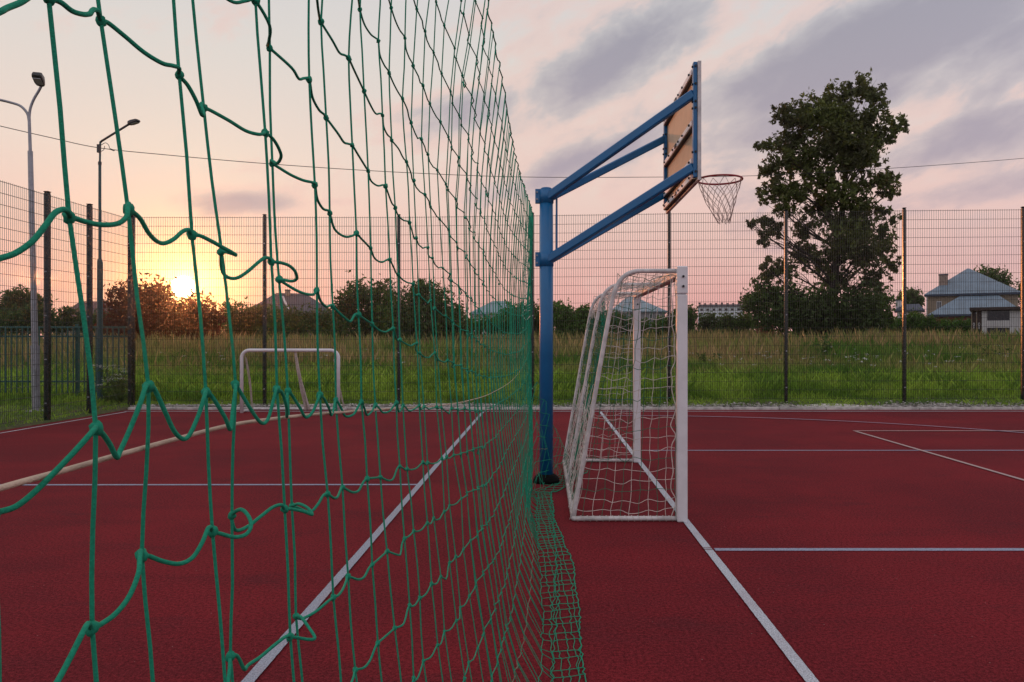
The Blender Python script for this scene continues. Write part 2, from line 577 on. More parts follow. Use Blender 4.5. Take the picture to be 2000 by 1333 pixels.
def terrain(X, Y):
    X = np.asarray(X, float)
    Y = np.asarray(Y, float)
    z = 0.03 + np.clip((Y - 16.3) / 0.5, 0, 1) * (0.09 + 0.005 * X)
    z = z + np.clip((Y - 17), 0, 40) * 0.0225
    lump = 0.05 * np.sin(X * 0.55 + 1.3) * np.sin(Y * 0.43) + 0.07 * np.sin(X * 0.17 + Y * 0.13)
    return z + lump * np.clip((Y - 18) / 8, 0, 1)


xs = sorted(set([round(v, 3) for v in list(np.linspace(-250, -60, 6)) + list(np.linspace(-58, -10, 25)) + [CX0 - 0.02, CX0 + 0.015] +
                 list(np.linspace(-8.5, 60, 70)) + list(np.linspace(70, 250, 6))]))
ys = sorted(set([round(v, 3) for v in [-50, -14] + list(np.linspace(-12, 15, 10)) + [CY1 + 0.03, CY1 + 0.06] + list(np.linspace(16.6, 62, 48)) + [75, 100, 160, 290]]))
gv, gf = [], []
for y in ys:
    for x in xs:
        inside = (CX0 < x) and (y < CY1 + 0.05)
        gv.append((x, y, -0.04 if inside else float(terrain(x, y))))
nx = len(xs)
for j in range(len(ys) - 1):
    for i in range(nx - 1):
        gf.append((j * nx + i, j * nx + i + 1, (j + 1) * nx + i + 1, (j + 1) * nx + i))
g = MB()
g.v, g.f = gv, gf
tag(g.build('ground', M['ground'], smooth=True), kind='structure')

c = MB().box(CX0, 26, -14, CY1, -0.12, 0.0)
tag(c.build('court_floor', M['court']), kind='structure')
kerb = MB()
x = CX0
while x < 26:
    kerb.cbox(x, x + 0.985, CY1 + 0.01, CY1 + 0.09, -0.1, 0.045 + 0.004 * R.random(), 0.008)
    x += 1.0
tag(kerb.build('kerb', M['concrete']), kind='structure')
bed_v, bed_f = [], []
bxs = np.linspace(CX0, 26, 140)
for i, xx in enumerate(bxs):
    y2 = CY1 + 0.36 + 0.05 * math.sin(xx * 2.3) + 0.04 * math.sin(xx * 5.1 + 1) - (0.10 if xx > -0.3 else 0.0)
    for yy in (CY1 + 0.092, y2):
        bed_v.append((xx, yy, max(0.035, float(terrain(xx, yy)) + 0.012)))
    if i:
        k = 2 * i
        bed_f.append((k - 2, k, k + 1, k - 1))
tag(MB().add(bed_v, bed_f).build('gravel_strip', M['gravel']), kind='structure')
# loose pale gravel behind the kerb
NG = 5200
gx = NR.uniform(CX0, 16, NG)
gy = CY1 + 0.10 + np.abs(NR.normal(0, 0.13, NG))
keep = (np.sin(gx * 1.7) + np.sin(gx * 0.63 + 1) + NR.normal(0, 0.6, NG) > -0.6) | (gx < -0.4)
gx, gy = gx[keep], gy[keep]
gz = terrain(gx, gy)
tris = []
sz = NR.uniform(0.012, 0.034, len(gx))
for k in range(3):
    a = NR.uniform(0, 6.28, len(gx))
    p = np.stack([gx, gy, gz + 0.012], 1)
    q = [p + np.stack([np.cos(a + i * 2.1) * sz, np.sin(a + i * 2.1) * sz, NR.uniform(0.0, 1.1, len(gx)) * sz], 1) for i in range(3)]
    tris.append(np.stack(q, 1).reshape(-1, 3))
tag(np_mesh('gravel', np.concatenate(tris), 3, M['gravel']), kind='stuff')


def strip(name, pts, w, mt, z=0.004):
    P = [Vector((p[0], p[1])) for p in pts]
    if len(P) == 2 and w > 0.02:
        k = max(2, int((P[1] - P[0]).length / 0.025))
        P = [P[0].lerp(P[1], i / k) for i in range(k + 1)]
    vs, fs = [], []
    for i, p in enumerate(P):
        d = (P[min(i + 1, len(P) - 1)] - P[max(i - 1, 0)]).normalized()
        n = Vector((-d.y, d.x)) * (w / 2 + R.uniform(-0.0013, 0.0010))
        vs += [(p.x + n.x, p.y + n.y, z), (p.x - n.x, p.y - n.y, z)]
        if i:
            k = 2 * i
            fs.append((k - 2, k - 1, k + 1, k))
    mb = MB()
    mb.add(vs, fs)
    return tag(mb.build(name, mt), kind='structure')


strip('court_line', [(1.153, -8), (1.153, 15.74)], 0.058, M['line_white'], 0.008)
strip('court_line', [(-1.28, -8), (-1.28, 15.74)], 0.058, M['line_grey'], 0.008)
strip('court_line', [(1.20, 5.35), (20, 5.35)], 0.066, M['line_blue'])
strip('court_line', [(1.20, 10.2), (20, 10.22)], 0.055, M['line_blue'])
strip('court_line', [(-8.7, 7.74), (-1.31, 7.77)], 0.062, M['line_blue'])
strip('court_line', [(CX0 + 0.25, -8), (CX0 + 0.25, 15.74)], 0.055, M['line_white'])
strip('court_line', [(CX0 + 0.2, 15.78), (22, 15.80)], 0.075, M['line_white'], 0.012)
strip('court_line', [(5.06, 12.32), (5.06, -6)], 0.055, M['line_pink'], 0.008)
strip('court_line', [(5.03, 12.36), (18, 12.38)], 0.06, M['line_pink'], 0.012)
A, B, Cc = Vector((2.8, 14.75)), Vector((5.64, 13.73)), Vector((7.63, 12.06))
dd = 2 * (A.x * (B.y - Cc.y) + B.x * (Cc.y - A.y) + Cc.x * (A.y - B.y))
ux = ((A.length_squared) * (B.y - Cc.y) + B.length_squared * (Cc.y - A.y) + Cc.length_squared * (A.y - B.y)) / dd
uy = ((A.length_squared) * (Cc.x - B.x) + B.length_squared * (A.x - Cc.x) + Cc.length_squared * (B.x - A.x)) / dd
rad = (A - Vector((ux, uy))).length
t0 = math.atan2(A.y - uy, A.x - ux)
t1 = math.atan2(Cc.y - uy, Cc.x - ux)
arc = [(ux + rad * math.cos(t), uy + rad * math.sin(t)) for t in np.linspace(t0 + 0.22, t1 - 0.35, 60)]
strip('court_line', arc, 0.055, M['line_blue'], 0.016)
# two dark seams where the crossing line was masked off
for dyy in (-0.022, 0.022):
    strip('line_seam', [(1.118, 5.35 + dyy), (1.20, 5.35 + dyy)], 0.010, M['court'], 0.012)

# ------------------------------------------------------------------ grass
def blades(X, Y, h, w, lean, seed, seg=1):
    rs = np.random.RandomState(seed)
    n = len(X)
    z = terrain(X, Y) - 0.01
    a = rs.uniform(0, 2 * np.pi, n)
    la = rs.uniform(0, 2 * np.pi, n)
    lx, ly = np.cos(la) * lean * h, np.sin(la) * lean * h
    bx, by = np.cos(a) * w / 2, np.sin(a) * w / 2
    p0 = np.stack([X - bx, Y - by, z], 1)
    p1 = np.stack([X + bx, Y + by, z], 1)
    m1 = np.stack([X + bx * 0.8 + lx * 0.35, Y + by * 0.8 + ly * 0.35, z + h * 0.6], 1)
    tip = np.stack([X + lx, Y + ly, z + h], 1)
    return np.stack([p0, p1, m1, tip], 1).reshape(-1, 3)


def field(n, y0, y1, power, seed, xr=1.0):
    rs = np.random.RandomState(seed)
    u = rs.uniform(0, 1, n)
    Y = (y0 ** power + u * (y1 ** power - y0 ** power)) ** (1 / power)
    half_l = Y * 0.74 * xr + 1.0
    half_r = Y * 0.66 * xr + 1.0
    X = -half_l + rs.uniform(0, 1, n) * (half_l + half_r)
    return X, Y


def val_noise(X, Y, s, seed):
    rs = np.random.RandomState(seed)
    out = np.zeros_like(X)
    for k in range(6):
        fx, fy = rs.normal(0, s, 2)
        out += np.sin(X * fx + Y * fy + rs.uniform(0, 6.3))
    return out / 6 ** 0.5


# lawn strip behind the fences
X, Y = field(150000, 16.62, 30, -0.6, 3)
pn = val_noise(X, Y, 1.2, 5)
h = np.random.RandomState(4).gamma(5, 0.022, len(X)) * (1.0 + 0.3 * pn) + 0.03
h *= np.clip((Y - 16.3) / 1.6, 0.35, 1.35)
w = 0.006 + Y * 0.00045
gA = blades(X, Y, np.clip(h, 0.02, 0.5), w, np.random.RandomState(6).uniform(0.1, 0.8, len(X)), 8)
rs = np.random.RandomState(31)
n = 16000
X = rs.uniform(-17, CX0 - 0.04, n)
Y = rs.uniform(9.0, 16.8, n)
gB = blades(X, Y, rs.gamma(4, 0.014, n) + 0.015, 0.009, rs.uniform(0.2, 0.8, n), 32)
n = 5000
X = rs.uniform(CX0, 15, n)
Y = CY1 + 0.13 + np.abs(rs.normal(0.12, 0.16, n))
kp = (val_noise(X, Y * 3, 2.0, 77) > -0.2) & (X > -1.0)
X, Y = X[kp], Y[kp]
gC = blades(X, Y, rs.gamma(4, 0.016, len(X)) + 0.02, 0.011, rs.uniform(0.3, 1.0, len(X)), 33)
tag(np_mesh('lawn_grass', np.concatenate([gA, gB, gC]), 4, M['grass']), kind='stuff')
# tall meadow
X, Y = field(150000, 23.5, 60, -0.35, 13)
pn = val_noise(X, Y, 0.35, 15)
rs = np.random.RandomState(14)
start = 24.6 + 2.4 * val_noise(X, Y, 0.3, 16) - 0.012 * X
kp = Y > start + rs.normal(0, 1.8, len(X))
X, Y, pn = X[kp], Y[kp], pn[kp]
h = (0.52 + 0.16 * pn + rs.normal(0, 0.14, len(X))) * np.clip(0.55 + (Y - 24) / 16, 0.5, 1.35)
tag(np_mesh('tall_grass', blades(X, Y, np.clip(h, 0.12, 1.4), 0.012 + Y * 0.00048, rs.uniform(0.05, 0.45, len(X)), 18), 4, M['tall']), kind='stuff')
X, Y = field(42000, 25, 60, -0.2, 23)
pn = val_noise(X, Y, 0.3, 25)
rs = np.random.RandomState(24)
kp = (pn + rs.normal(0, 0.5, len(X)) > -0.1) & (Y > 27 + rs.normal(0, 1.5, len(X)))
X, Y = X[kp], Y[kp]
h = rs.normal(0.85, 0.2, len(X)) * np.clip(0.6 + (Y - 26) / 18, 0.5, 1.25)
tag(np_mesh('straw_grass', blades(X, Y, np.clip(h, 0.2, 1.5), 0.010 + Y * 0.00042, rs.uniform(0.05, 0.4, len(X)), 28), 4, M['straw']), kind='stuff')
# scattered white umbels in the meadow
rs = np.random.RandomState(41)
pts = []
for cx, cy, sx, sy, n in ((1640, 700, 70, 22, 40), (1440, 700, 60, 12, 18), (1850, 700, 120, 22, 60), (420, 700, 80, 20, 20), (800, 720, 60, 15, 12)):
    for i in range(n):
        Yd = rs.uniform(24, 34)
        Xd = (cx + rs.normal(0, sx) - PX0) * Yd / F
        pts.append((Xd, Yd, float(terrain(Xd, Yd)) + rs.uniform(0.35, 0.7)))
pts = np.array(pts)
fl = []
for k in range(7):
    c_ = pts + rs.normal(0, 0.035, pts.shape) * np.array([1, 1, 0.3])
    a = rs.uniform(0, 6.28, len(pts))
    s_ = rs.uniform(0.012, 0.025, len(pts))
    q = [c_ + np.stack([np.cos(a + i * 1.57) * s_, np.sin(a + i * 1.57) * s_, rs.normal(0, 0.012, len(pts))], 1) for i in range(4)]
    fl.append(np.stack(q, 1).reshape(-1, 3))
tag(np_mesh('meadow_flowers', np.concatenate(fl), 4, M['flower']), kind='stuff')


# ------------------------------------------------------------------ houses
def hip(mb, x0, x1, y0, y1, ze, zr, rx0, rx1, ry, over=0.3, th=0.12):
    """hipped roof solid: eaves rectangle with overhang, ridge from rx0 to rx1 at y=ry"""
    a = [(x0 - over, y0 - over, ze), (x1 + over, y0 - over, ze), (x1 + over, y1 + over, ze), (x0 - over, y1 + over, ze)]
    b = [(p[0], p[1], ze - th) for p in a]
    vs = a + [(rx0, ry, zr), (rx1, ry, zr)] + b
    mb.add(vs, [(0, 1, 5, 4), (1, 2, 5), (2, 3, 4, 5), (3, 0, 4), (6, 9, 8, 7), (0, 6, 7, 1), (1, 7, 8, 2), (2, 8, 9, 3), (3, 9, 6, 0)])
    return mb


def seams(mb, p_e0, p_e1, p_r0, p_r1, n, r=0.03):
    """standing seams running up the front slope"""
    for i in range(n + 1):
        t = i / n
        a = Vector(p_e0).lerp(Vector(p_e1), t)
        # the seam climbs straight until it meets the hip or the ridge
        rx = min(max(a.x, p_r0[0]), p_r1[0])
        if a.x < p_r0[0]:
            k = (a.x - p_e0[0]) / max(1e-6, p_r0[0] - p_e0[0])
        elif a.x > p_r1[0]:
            k = (p_e1[0] - a.x) / max(1e-6, p_e1[0] - p_r1[0])
        else:
            k = 1.0
        top = Vector((a.x, p_e0[1] + (p_r0[1] - p_e0[1]) * k, p_e0[2] + (p_r0[2] - p_e0[2]) * k))
        if k > 0.05:
            mb.beam(a + Vector((0, 0, 0.02)), top + Vector((0, 0, 0.02)), r, r)


def window(parent, x0, x1, z0, z1, y, frame=None, mull=1):
    f = MB()
    t = 0.07
    f.box(x0, x1, y - 0.05, y + 0.02, z0, z0 + t).box(x0, x1, y - 0.05, y + 0.02, z1 - t, z1)
    f.box(x0, x0 + t, y - 0.05, y + 0.02, z0 + t, z1 - t).box(x1 - t, x1, y - 0.05, y + 0.02, z0 + t, z1 - t)
    for i in range(mull):
        xm = x0 + (x1 - x0) * (i + 1) / (mull + 1)
        f.box(xm - 0.03, xm + 0.03, y - 0.045, y + 0.02, z0 + t, z1 - t)
    fo = f.build('window', frame or M['wall_white'], parent)
    MB().box(x0 + t, x1 - t, y - 0.012, y + 0.01, z0 + t, z1 - t).build('pane', M['pane'], fo)
    return fo


def turned(t, xc, Y0):
    """turn a far building so that its front looks towards the court"""
    th = math.atan2(xc, Y0)
    t.rotation_euler = (0, 0, -th)
    t.scale = (math.cos(th), 1, 1)


def house(label, pl, pr, Y0, dep, zb, pye, pyr, rl, rr_, roof, wall, nseam=0, chim=None, wins=(), over=0.35, fascia=None, name='house'):
    """front face read between pixels pl..pr at distance Y0, eaves at row pye, ridge at row pyr"""
    pc = (pl + pr) / 2
    xc = hx(pc, Y0)
    def L(px, Y=Y0): return xc + (px - pc) * Y / F
    Yr = Y0 + dep / 2
    X0, X1, ze, zr, rx0, rx1 = L(pl), L(pr), hz(pye, Y0), hz(pyr, Yr), L(rl, Yr), L(rr_, Yr)
    t = thing(name, (xc, Y0, zb), label, name.replace('_', ' '))
    MB().box(X0, X1, Y0, Y0 + dep, zb - 0.5, ze - 0.1).build('wall', wall, t)
    r = hip(MB(), X0, X1, Y0, Y0 + dep, ze, zr, rx0, rx1, Yr, over).build('roof', roof, t)
    if nseam:
        sm = MB()
        seams(sm, (X0 - over, Y0 - over, ze), (X1 + over, Y0 - over, ze), (rx0, Yr, zr), (rx1, Yr, zr), nseam)
        tag(sm.build('roof_seams', roof, r), kind='stuff')
    if fascia:
        MB().box(X0 - over, X1 + over, Y0 - over - 0.06, Y0 - over - 0.003, ze - 0.2, ze - 0.01).build('gutter', fascia, r)
    if chim:
        cpx, cy, w_, p0, p1, m_ = chim
        cx = L(cpx, cy)
        c_ = MB().box(cx - w_ / 2, cx + w_ / 2, cy - w_ / 2, cy + w_ / 2, hz(p0, cy), hz(p1, cy)).build('chimney', m_, r)
        MB().box(cx - w_ / 2 - 0.05, cx + w_ / 2 + 0.05, cy - w_ / 2 - 0.05, cy + w_ / 2 + 0.05, hz(p1, cy) + 0.003, hz(p1, cy) + 0.10).build('chimney_cap', M['trim'], r)
    for (a, b, p0, p1) in wins:
        window(t, L(a), L(b), hz(p1), hz(p0), Y0 - 0.03) if False else window(t, L(a), L(b), H + (PY0 - p1) * Y0 / F, H + (PY0 - p0) * Y0 / F, Y0 - 0.03)
    turned(t, xc, Y0)
    return t, L, xc


def hx(px, Y=70.0): return (px - PX0) * Y / F
def hz(py, Y=70.0): return H + (PY0 - py) * Y / F
# big blue-roofed house on the right, about 70 m away
YH = 70.0
t, L, xc = house('two tier tan house with blue grey hipped metal roofs and pale brick chimney', 1809, 1986, YH, 8.0, 1.1, 574, 526, 1889, 1893, M['roof_blue'], M['wall_tan'], 16,
                 (1842, 71.6, 0.85, 582, 537, M['brick_pale']), ((1828, 1838, 588, 604),), 0.3, M['trim'])
YL = YH - 3.2
XA, XB, XRa, XRb = L(1816, YL), L(1995, YL), L(1874, YH - .3), L(1950, YH - .3)
ze, zr = hz(614, YL), hz(579, YH - 0.3)
lo = hip(MB(), XA, XB, YL, YH - 0.02, ze, zr, XRa, XRb, YH - 0.3, 0.3).build('lower_roof', M['roof_blue'], t)
sm = MB()
seams(sm, (XA - 0.3, YL - 0.3, ze), (XB + 0.3, YL - 0.3, ze), (XRa, YH - 0.3, zr), (XRb, YH - 0.3, zr), 18)
tag(sm.build('roof_seams', M['roof_blue'], lo), kind='stuff')
MB().box(XA - 0.3, XB + 0.3, YL - 0.36, YL - 0.303, ze - 0.2, ze - 0.01).build('gutter', M['trim'], lo)
MB().box(XA + 0.4, XB - 0.3, YL, YL + 2.6, 0.6, ze - 0.13).build('brick_wall', M['brick'], t)
MB().tube([(L(1808, YH - .25), YH - 0.25, 1.2), (L(1808, YH - .25), YH - 0.25, hz(577))], 0.06, 6).build('downpipe', M['wall_white'], t)
house('low outbuilding with dark blue roof between big tree and tan house', 1752, 1800, 85, 4, 1.2, 607, 595, 1765, 1795, M['trim'], M['wall_white'], 0, (1757, 86.5, 0.9, 606, 588, M['wall_white']), (), 0.35, None, 'outbuilding')
# shed
YS = 47.0
pc = 1945
xc = hx(pc, YS)
t = thing('shed', (xc, YS, 1.0), 'white shed with flat brown roof and two dark openings in the meadow', 'shed')
def sx(px, Y=YS): return xc + (px - pc) * Y / F
def sz_(py): return hz(py, YS)
w_ = MB()
w_.box(sx(1917), sx(1928), YS, YS + 2.6, 0.6, sz_(608)).box(sx(1972), sx(2030), YS, YS + 2.6, 0.6, sz_(608))
w_.box(sx(1928), sx(1972), YS, YS + 2.6, sz_(641), sz_(627)).box(sx(1928), sx(1972), YS + 0.0, YS + 2.6, 0.6, sz_(660))
w_.build('wall', M['wall_white'], t)
for a, b in ((608, 627), (641, 660)):
    MB().box(sx(1928) + 0.003, sx(1972) - 0.003, YS + 0.15, YS + 0.25, sz_(b) + 0.003, sz_(a) - 0.003).build('opening_panel', M['pane'], t)
MB().box(sx(1893), sx(2035), YS - 0.35, YS + 2.9, sz_(607) + 0.006, sz_(601)).build('roof', M['brown'], t)
# brown carved door leaves left of the wall
for a, b in ((1897, 1906), (1907, 1917)):
    d = MB().box(sx(a) + 0.01, sx(b) - 0.005, YS + 0.02, YS + 0.08, 0.7, sz_(608)).build('door_leaf', M['brown'], t)
    xm = (sx(a) + sx(b)) / 2
    k = MB()
    k.tube([(xm + 0.05 * math.cos(q), YS - 0.01, sz_(634) + 0.09 * math.sin(q)) for q in np.linspace(0, 6.283, 13)], 0.02, 5)
    k.box(xm - 0.025, xm + 0.025, YS - 0.02, YS + 0.015, sz_(643), sz_(637))
    k.build('door_ornament', M['wall_white'], d)
    MB().box(sx(a) - 0.02, sx(a) + 0.03, YS - 0.03, YS + 0.018, 0.7, sz_(608)).build('door_post', M['wall_tan'], d)
turned(t, xc, YS)

# far apartment block between goal and tree
YB = 170.0
pc = 1407
xc = hx(pc, YB)
def ax(px): return xc + (px - pc) * YB / F
t = thing('apartment_block', (xc, YB, 1.0), 'pale far apartment block with blue grey mansard top left of the tall tree', 'building')
MB().box(ax(1363), ax(1452), YB, YB + 12, 0.0, hz(600, YB)).build('wall', M['wall_pale_blue'], t)
mb = MB()
x0, x1, ze, zr = ax(1360), ax(1455), hz(600, YB), hz(595, YB)
mb.add([(x0, YB - .4, ze), (x1, YB - .4, ze), (x1, YB + 12, ze), (x0, YB + 12, ze), (x0 + .7, YB + .8, zr), (x1 - .7, YB + .8, zr), (x1 - .7, YB + 11, zr), (x0 + .7, YB + 11, zr)],
       [(0, 1, 5, 4), (1, 2, 6, 5), (2, 3, 7, 6), (3, 0, 4, 7), (4, 5, 6, 7), (3, 2, 1, 0)])
rf = mb.build('roof', M['roof_dark'], t)
for i in range(8):
    xx = ax(1366 + i * 11)
    MB().box(xx - 0.25, xx + 0.25, YB - 0.2, YB + 0.6, zr + 0.003, zr + R.uniform(0.2, 0.45)).build('chimney', M['roof_dark'], rf)
for i in range(7):
    xx = ax(1367 + i * 12)
    for py in (603, 611, 620, 629):
        window(t, xx, xx + 0.75, hz(py + 5, YB), hz(py, YB), YB - 0.03, None, 0)
turned(t, xc, YB)
house('house with pale blue hipped roof seen through the white football goal', 1196, 1298, 95.0, 8, 1.2, 609, 581, 1224, 1240, M['roof_pale'], M['wall_grey'], 14, None, ((1268, 1275, 614, 626), (1281, 1288, 614, 626)))
house('house with pale blue hipped roof behind the green net left of blue post', 922, 1012, 88, 8, 1.2, 613, 589, 962, 992, M['roof_pale'], M['wall_white'], 12)
t, L, xc = house('dark grey hip roofed house with pale ridge flashing behind hedge', 480, 655, 75, 9, 1.2, 614, 574, 540, 596, M['roof_dark'], M['wall_grey'], 0, (562, 79, 0.55, 580, 569, M['brick_pale']))
MB().beam((L(552, 76.5), 77.9, hz(580, 77.9)), (L(564, 74.8), 75.0, hz(608, 75)), 0.22, 0.06).build('ladder_strip', M['wall_white'], t)
house('low house with brown roof beyond the green railing at far left', 118, 240, 60, 8, 1.1, 624, 590, 158, 215, M['roof_brown'], M['wall_grey'], 0)
# low brick wall under the tall tree
t = thing('brick_wall', (hx(1490, 52), 52, 0.9), 'low red brick wall with pale coping left of tall tree foot', 'wall')
bw = MB().box(hx(1478, 52), hx(1512, 52), 52, 52.25, 0.5, hz(634, 52)).build('wall', M['brick'], t)
MB().box(hx(1477, 52), hx(1513, 52), 51.96, 52.29, hz(634, 52) + 0.003, hz(631.5, 52)).build('coping', M['concrete'], t)


# ------------------------------------------------------------------ trees and bushes
def leaves(lobes, n, size, seed, clump=0.22, shell=0.55):
    """lobes: (centre, rx, ry, rz). Leaves gather in clumps spread through each lobe."""
    rs = np.random.RandomState(seed)
    vol = np.array([l[1] * l[3] for l in lobes])
    vol = vol / vol.sum()
    out = []
    for (c, rx, ry, rz), fr in zip(lobes, vol):
        k = max(30, int(n * fr))
        nc = max(5, k // 17)
        d = rs.normal(0, 1, (nc, 3))
        d /= np.linalg.norm(d, axis=1)[:, None]
        rr = shell + (1.05 - shell) * rs.uniform(0, 1, nc) ** 0.8
        rr *= rs.uniform(0.75, 1.12, nc)
        cc = np.array(tuple(c)) + d * rr[:, None] * np.array([rx, ry, rz])
        idx = rs.randint(0, nc, k)
        cr = (clump * (rx * rz) ** 0.5) * rs.uniform(0.5, 1.3, nc)
        p = cc[idx] + np.clip(rs.normal(0, 1, (k, 3)), -1.7, 1.7) * cr[idx][:, None] * np.array([0.9, 0.9, 1.05])
        a = rs.normal(0, 1, (k, 3))
        a /= np.linalg.norm(a, axis=1)[:, None]
        b = np.cross(a, rs.normal(0, 1, (k, 3)))
        b /= np.linalg.norm(b, axis=1)[:, None]
        s = size * rs.uniform(0.6, 1.35, k)[:, None]
        q = np.stack([p - a * s, p + b * s * 0.42, p + a * s, p - b * s * 0.42], 1)
        out.append(q.reshape(-1, 3))
    return np.concatenate(out)


def limb_path(p0, p1, rs, bend=0.12, n=6):
    p0, p1 = Vector(p0), Vector(p1)
    L = (p1 - p0).length
    off = Vector((rs.uniform(-1, 1), rs.uniform(-1, 1), rs.uniform(-0.2, 0.6))) * L * bend
    return [p0.lerp(p1, i / n) + off * math.sin(math.pi * i / n) for i in range(n + 1)]


def plant(name, label, cat, Y, lobes_px, n, size, leafm, seed, trunk=None, group=None, clump=0.22, depth=0.9, shell=0.55, stems=5, ground=None):
    """a tree or bush whose crown is made of lobes given at distance Y"""
    rs = random.Random(seed)
    s = Y / F
    lobes = []
    for (cx, cy, rx, ry) in lobes_px:
        yy = Y + rs.uniform(-1, 1) * depth * rx * s
        p = wp(cx, cy, Y)
        lobes.append((Vector((p.x, yy, p.z)), rx * s, rx * s * 0.9, ry * s))
    mx = sum(l[0].x * l[1] for l in lobes) / sum(l[1] for l in lobes)
    if trunk:
        tx = hx(trunk[0], Y)
    else:
        tx = mx
    zb = float(terrain(tx, min(Y, 57))) if ground is None else ground
    t = thing(name, (tx, Y, zb), label, cat, group)
    np_mesh('crown', leaves(lobes, n, size, seed, clump, shell), 4, leafm, t)
    w = MB()
    if trunk:
        _, r0, fork_py, top_px, top_py = trunk
        top = wp(top_px, top_py, Y)
        fork = wp(trunk[0] + (top_px - trunk[0]) * 0.3, fork_py, Y)
        pth = catmull([(tx, Y, zb - 0.2), (tx, Y, zb + 0.5), fork, Vector((fork.lerp(top, 0.5))) + Vector((0.15, 0.1, 0)), top], 5)
        w.tube(pth, [r0 * (1.25 if i == 0 else (1 - 0.88 * i / (len(pth) - 1))) for i in range(len(pth))], 9)
        for (c_, rx, ry, rz) in lobes:
            j = min(range(len(pth)), key=lambda q: abs(pth[q].z - (c_.z - 0.8 * (abs(c_.x - tx)) - 0.3)))
            j = max(j, 4)
            r1 = max(0.025, r0 * (1 - 0.88 * j / len(pth)) * 0.30)
            lp = limb_path(pth[j], c_, rs, 0.1)
            w.tube(lp, [r1 * (1 - 0.75 * i / (len(lp) - 1)) for i in range(len(lp))], 6)
            for q in range(5):
                e = c_ + Vector((rs.uniform(-1, 1) * rx, rs.uniform(-1, 1) * ry, rs.uniform(-0.6, 1) * rz)) * 0.85
                a_ = lp[rs.randint(2, 5)]
                w.tube(limb_path(a_, e, rs, 0.12, 4), [r1 * 0.35, r1 * 0.28, r1 * 0.2, r1 * 0.14, r1 * 0.06], 5)
    else:
        for i in range(stems):
            l = lobes[i % len(lobes)]
            a_ = Vector((mx * 0.5 + l[0].x * 0.5, l[0].y, zb - 0.1))
            e = l[0] + Vector((rs.uniform(-0.5, 0.5) * l[1], 0, l[3] * 0.5))
            w.tube(limb_path(a_, e, rs, 0.1, 5), [0.07, 0.06, 0.05, 0.04, 0.03, 0.015], 6)
    w.build('trunk', M['bark'], t, True)
    return t


def z2(l):
    """lobes read at the scale of the tall-tree detail"""
    return [(1350 + a / 2.222, 100 + b / 2.222, c / 2.222, d / 2.222) for a, b, c, d in l]


big = z2([(755, 165, 78, 60), (655, 190, 75, 65), (590, 250, 60, 60), (500, 240, 75, 68), (415, 270, 55, 62), (660, 290, 110, 80), (785, 235, 52, 62), (860, 330, 80, 42),
          (920, 320, 36, 30), (330, 400, 58, 38), (440, 400, 90, 75), (640, 400, 110, 75), (780, 390, 70, 52), (850, 390, 40, 30), (345, 525, 62, 45), (490, 500, 95, 55),
          (640, 510, 90, 60), (740, 480, 60, 40), (800, 565, 75, 40), (885, 555, 55, 48), (340, 620, 55, 40), (430, 640, 60, 42), (600, 620, 70, 50), (710, 600, 60, 45),
          (810, 690, 70, 32), (860, 735, 40, 30), (700, 690, 70, 45), (330, 735, 60, 30), (250, 755, 36, 22), (310, 815, 42, 42), (375, 770, 50, 40), (500, 770, 80, 45), (620, 760, 90, 55),
          (745, 790, 90, 60), (840, 850, 60, 55), (870, 920, 42, 40), (720, 890, 110, 70), (500, 880, 85, 60), (600, 900, 80, 60), (350, 940, 52, 50), (420, 960, 60, 50),
          (600, 300, 110, 80), (560, 430, 100, 80), (700, 450, 100, 80), (560, 570, 90, 60), (640, 650, 100, 60), (720, 760, 90, 70), (560, 700, 80, 50), (650, 840, 110, 70), (470, 330, 80, 70), (740, 320, 80, 70), (400, 480, 70, 50), (800, 470, 50, 40), (390, 600, 75, 50), (400, 690, 60, 42), (470, 620, 65, 55), (860, 620, 50, 40), (820, 800, 50, 45), (330, 1000, 50, 42), (780, 985, 60, 50), (640, 985, 100, 60)])
low = z2([(270, 1100, 55, 62), (350, 1060, 70, 60), (430, 1110, 90, 95), (560, 1120, 110, 100), (690, 1120, 100, 95), (790, 1100, 85, 90), (330, 1160, 75, 50), (840, 1160, 50, 45),
          (480, 1180, 100, 50), (650, 1190, 120, 55), (760, 1180, 80, 50)])
plant('tall_tree', 'tall dark leafy tree rising above the wire fence right of basketball hoop', 'tree', 46, [(a, b, c * 1.02, d * 1.12) for a, b, c, d in big], 46000, 0.138, M['tree_leaf'], 5, (1612, 0.46, 560, 1664, 172), None, 0.13, 0.9, 0.22)
plant('bush', 'broad dark bush thicket around the foot of the tall tree', 'bush', 46.5, low, 16000, 0.15, M['bush_leaf'], 6, None, None, 0.28, 0.8, 0.3, 9)
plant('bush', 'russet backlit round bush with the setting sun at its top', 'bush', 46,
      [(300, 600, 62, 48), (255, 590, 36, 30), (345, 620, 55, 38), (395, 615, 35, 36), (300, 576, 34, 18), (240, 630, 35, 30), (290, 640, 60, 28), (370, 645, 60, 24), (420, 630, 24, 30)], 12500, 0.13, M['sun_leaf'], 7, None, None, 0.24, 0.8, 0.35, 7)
plant('tree', 'loose crowned small tree behind the net, left one of two', 'tree', 47, [(705, 585, 36, 36), (740, 575, 30, 26), (680, 605, 26, 24), (715, 630, 50, 34), (690, 650, 40, 28), (760, 610, 30, 40)], 8000, 0.13, M['bush_leaf'], 8, (712, 0.14, 640, 715, 565), None, 0.24, 0.8, 0.4)
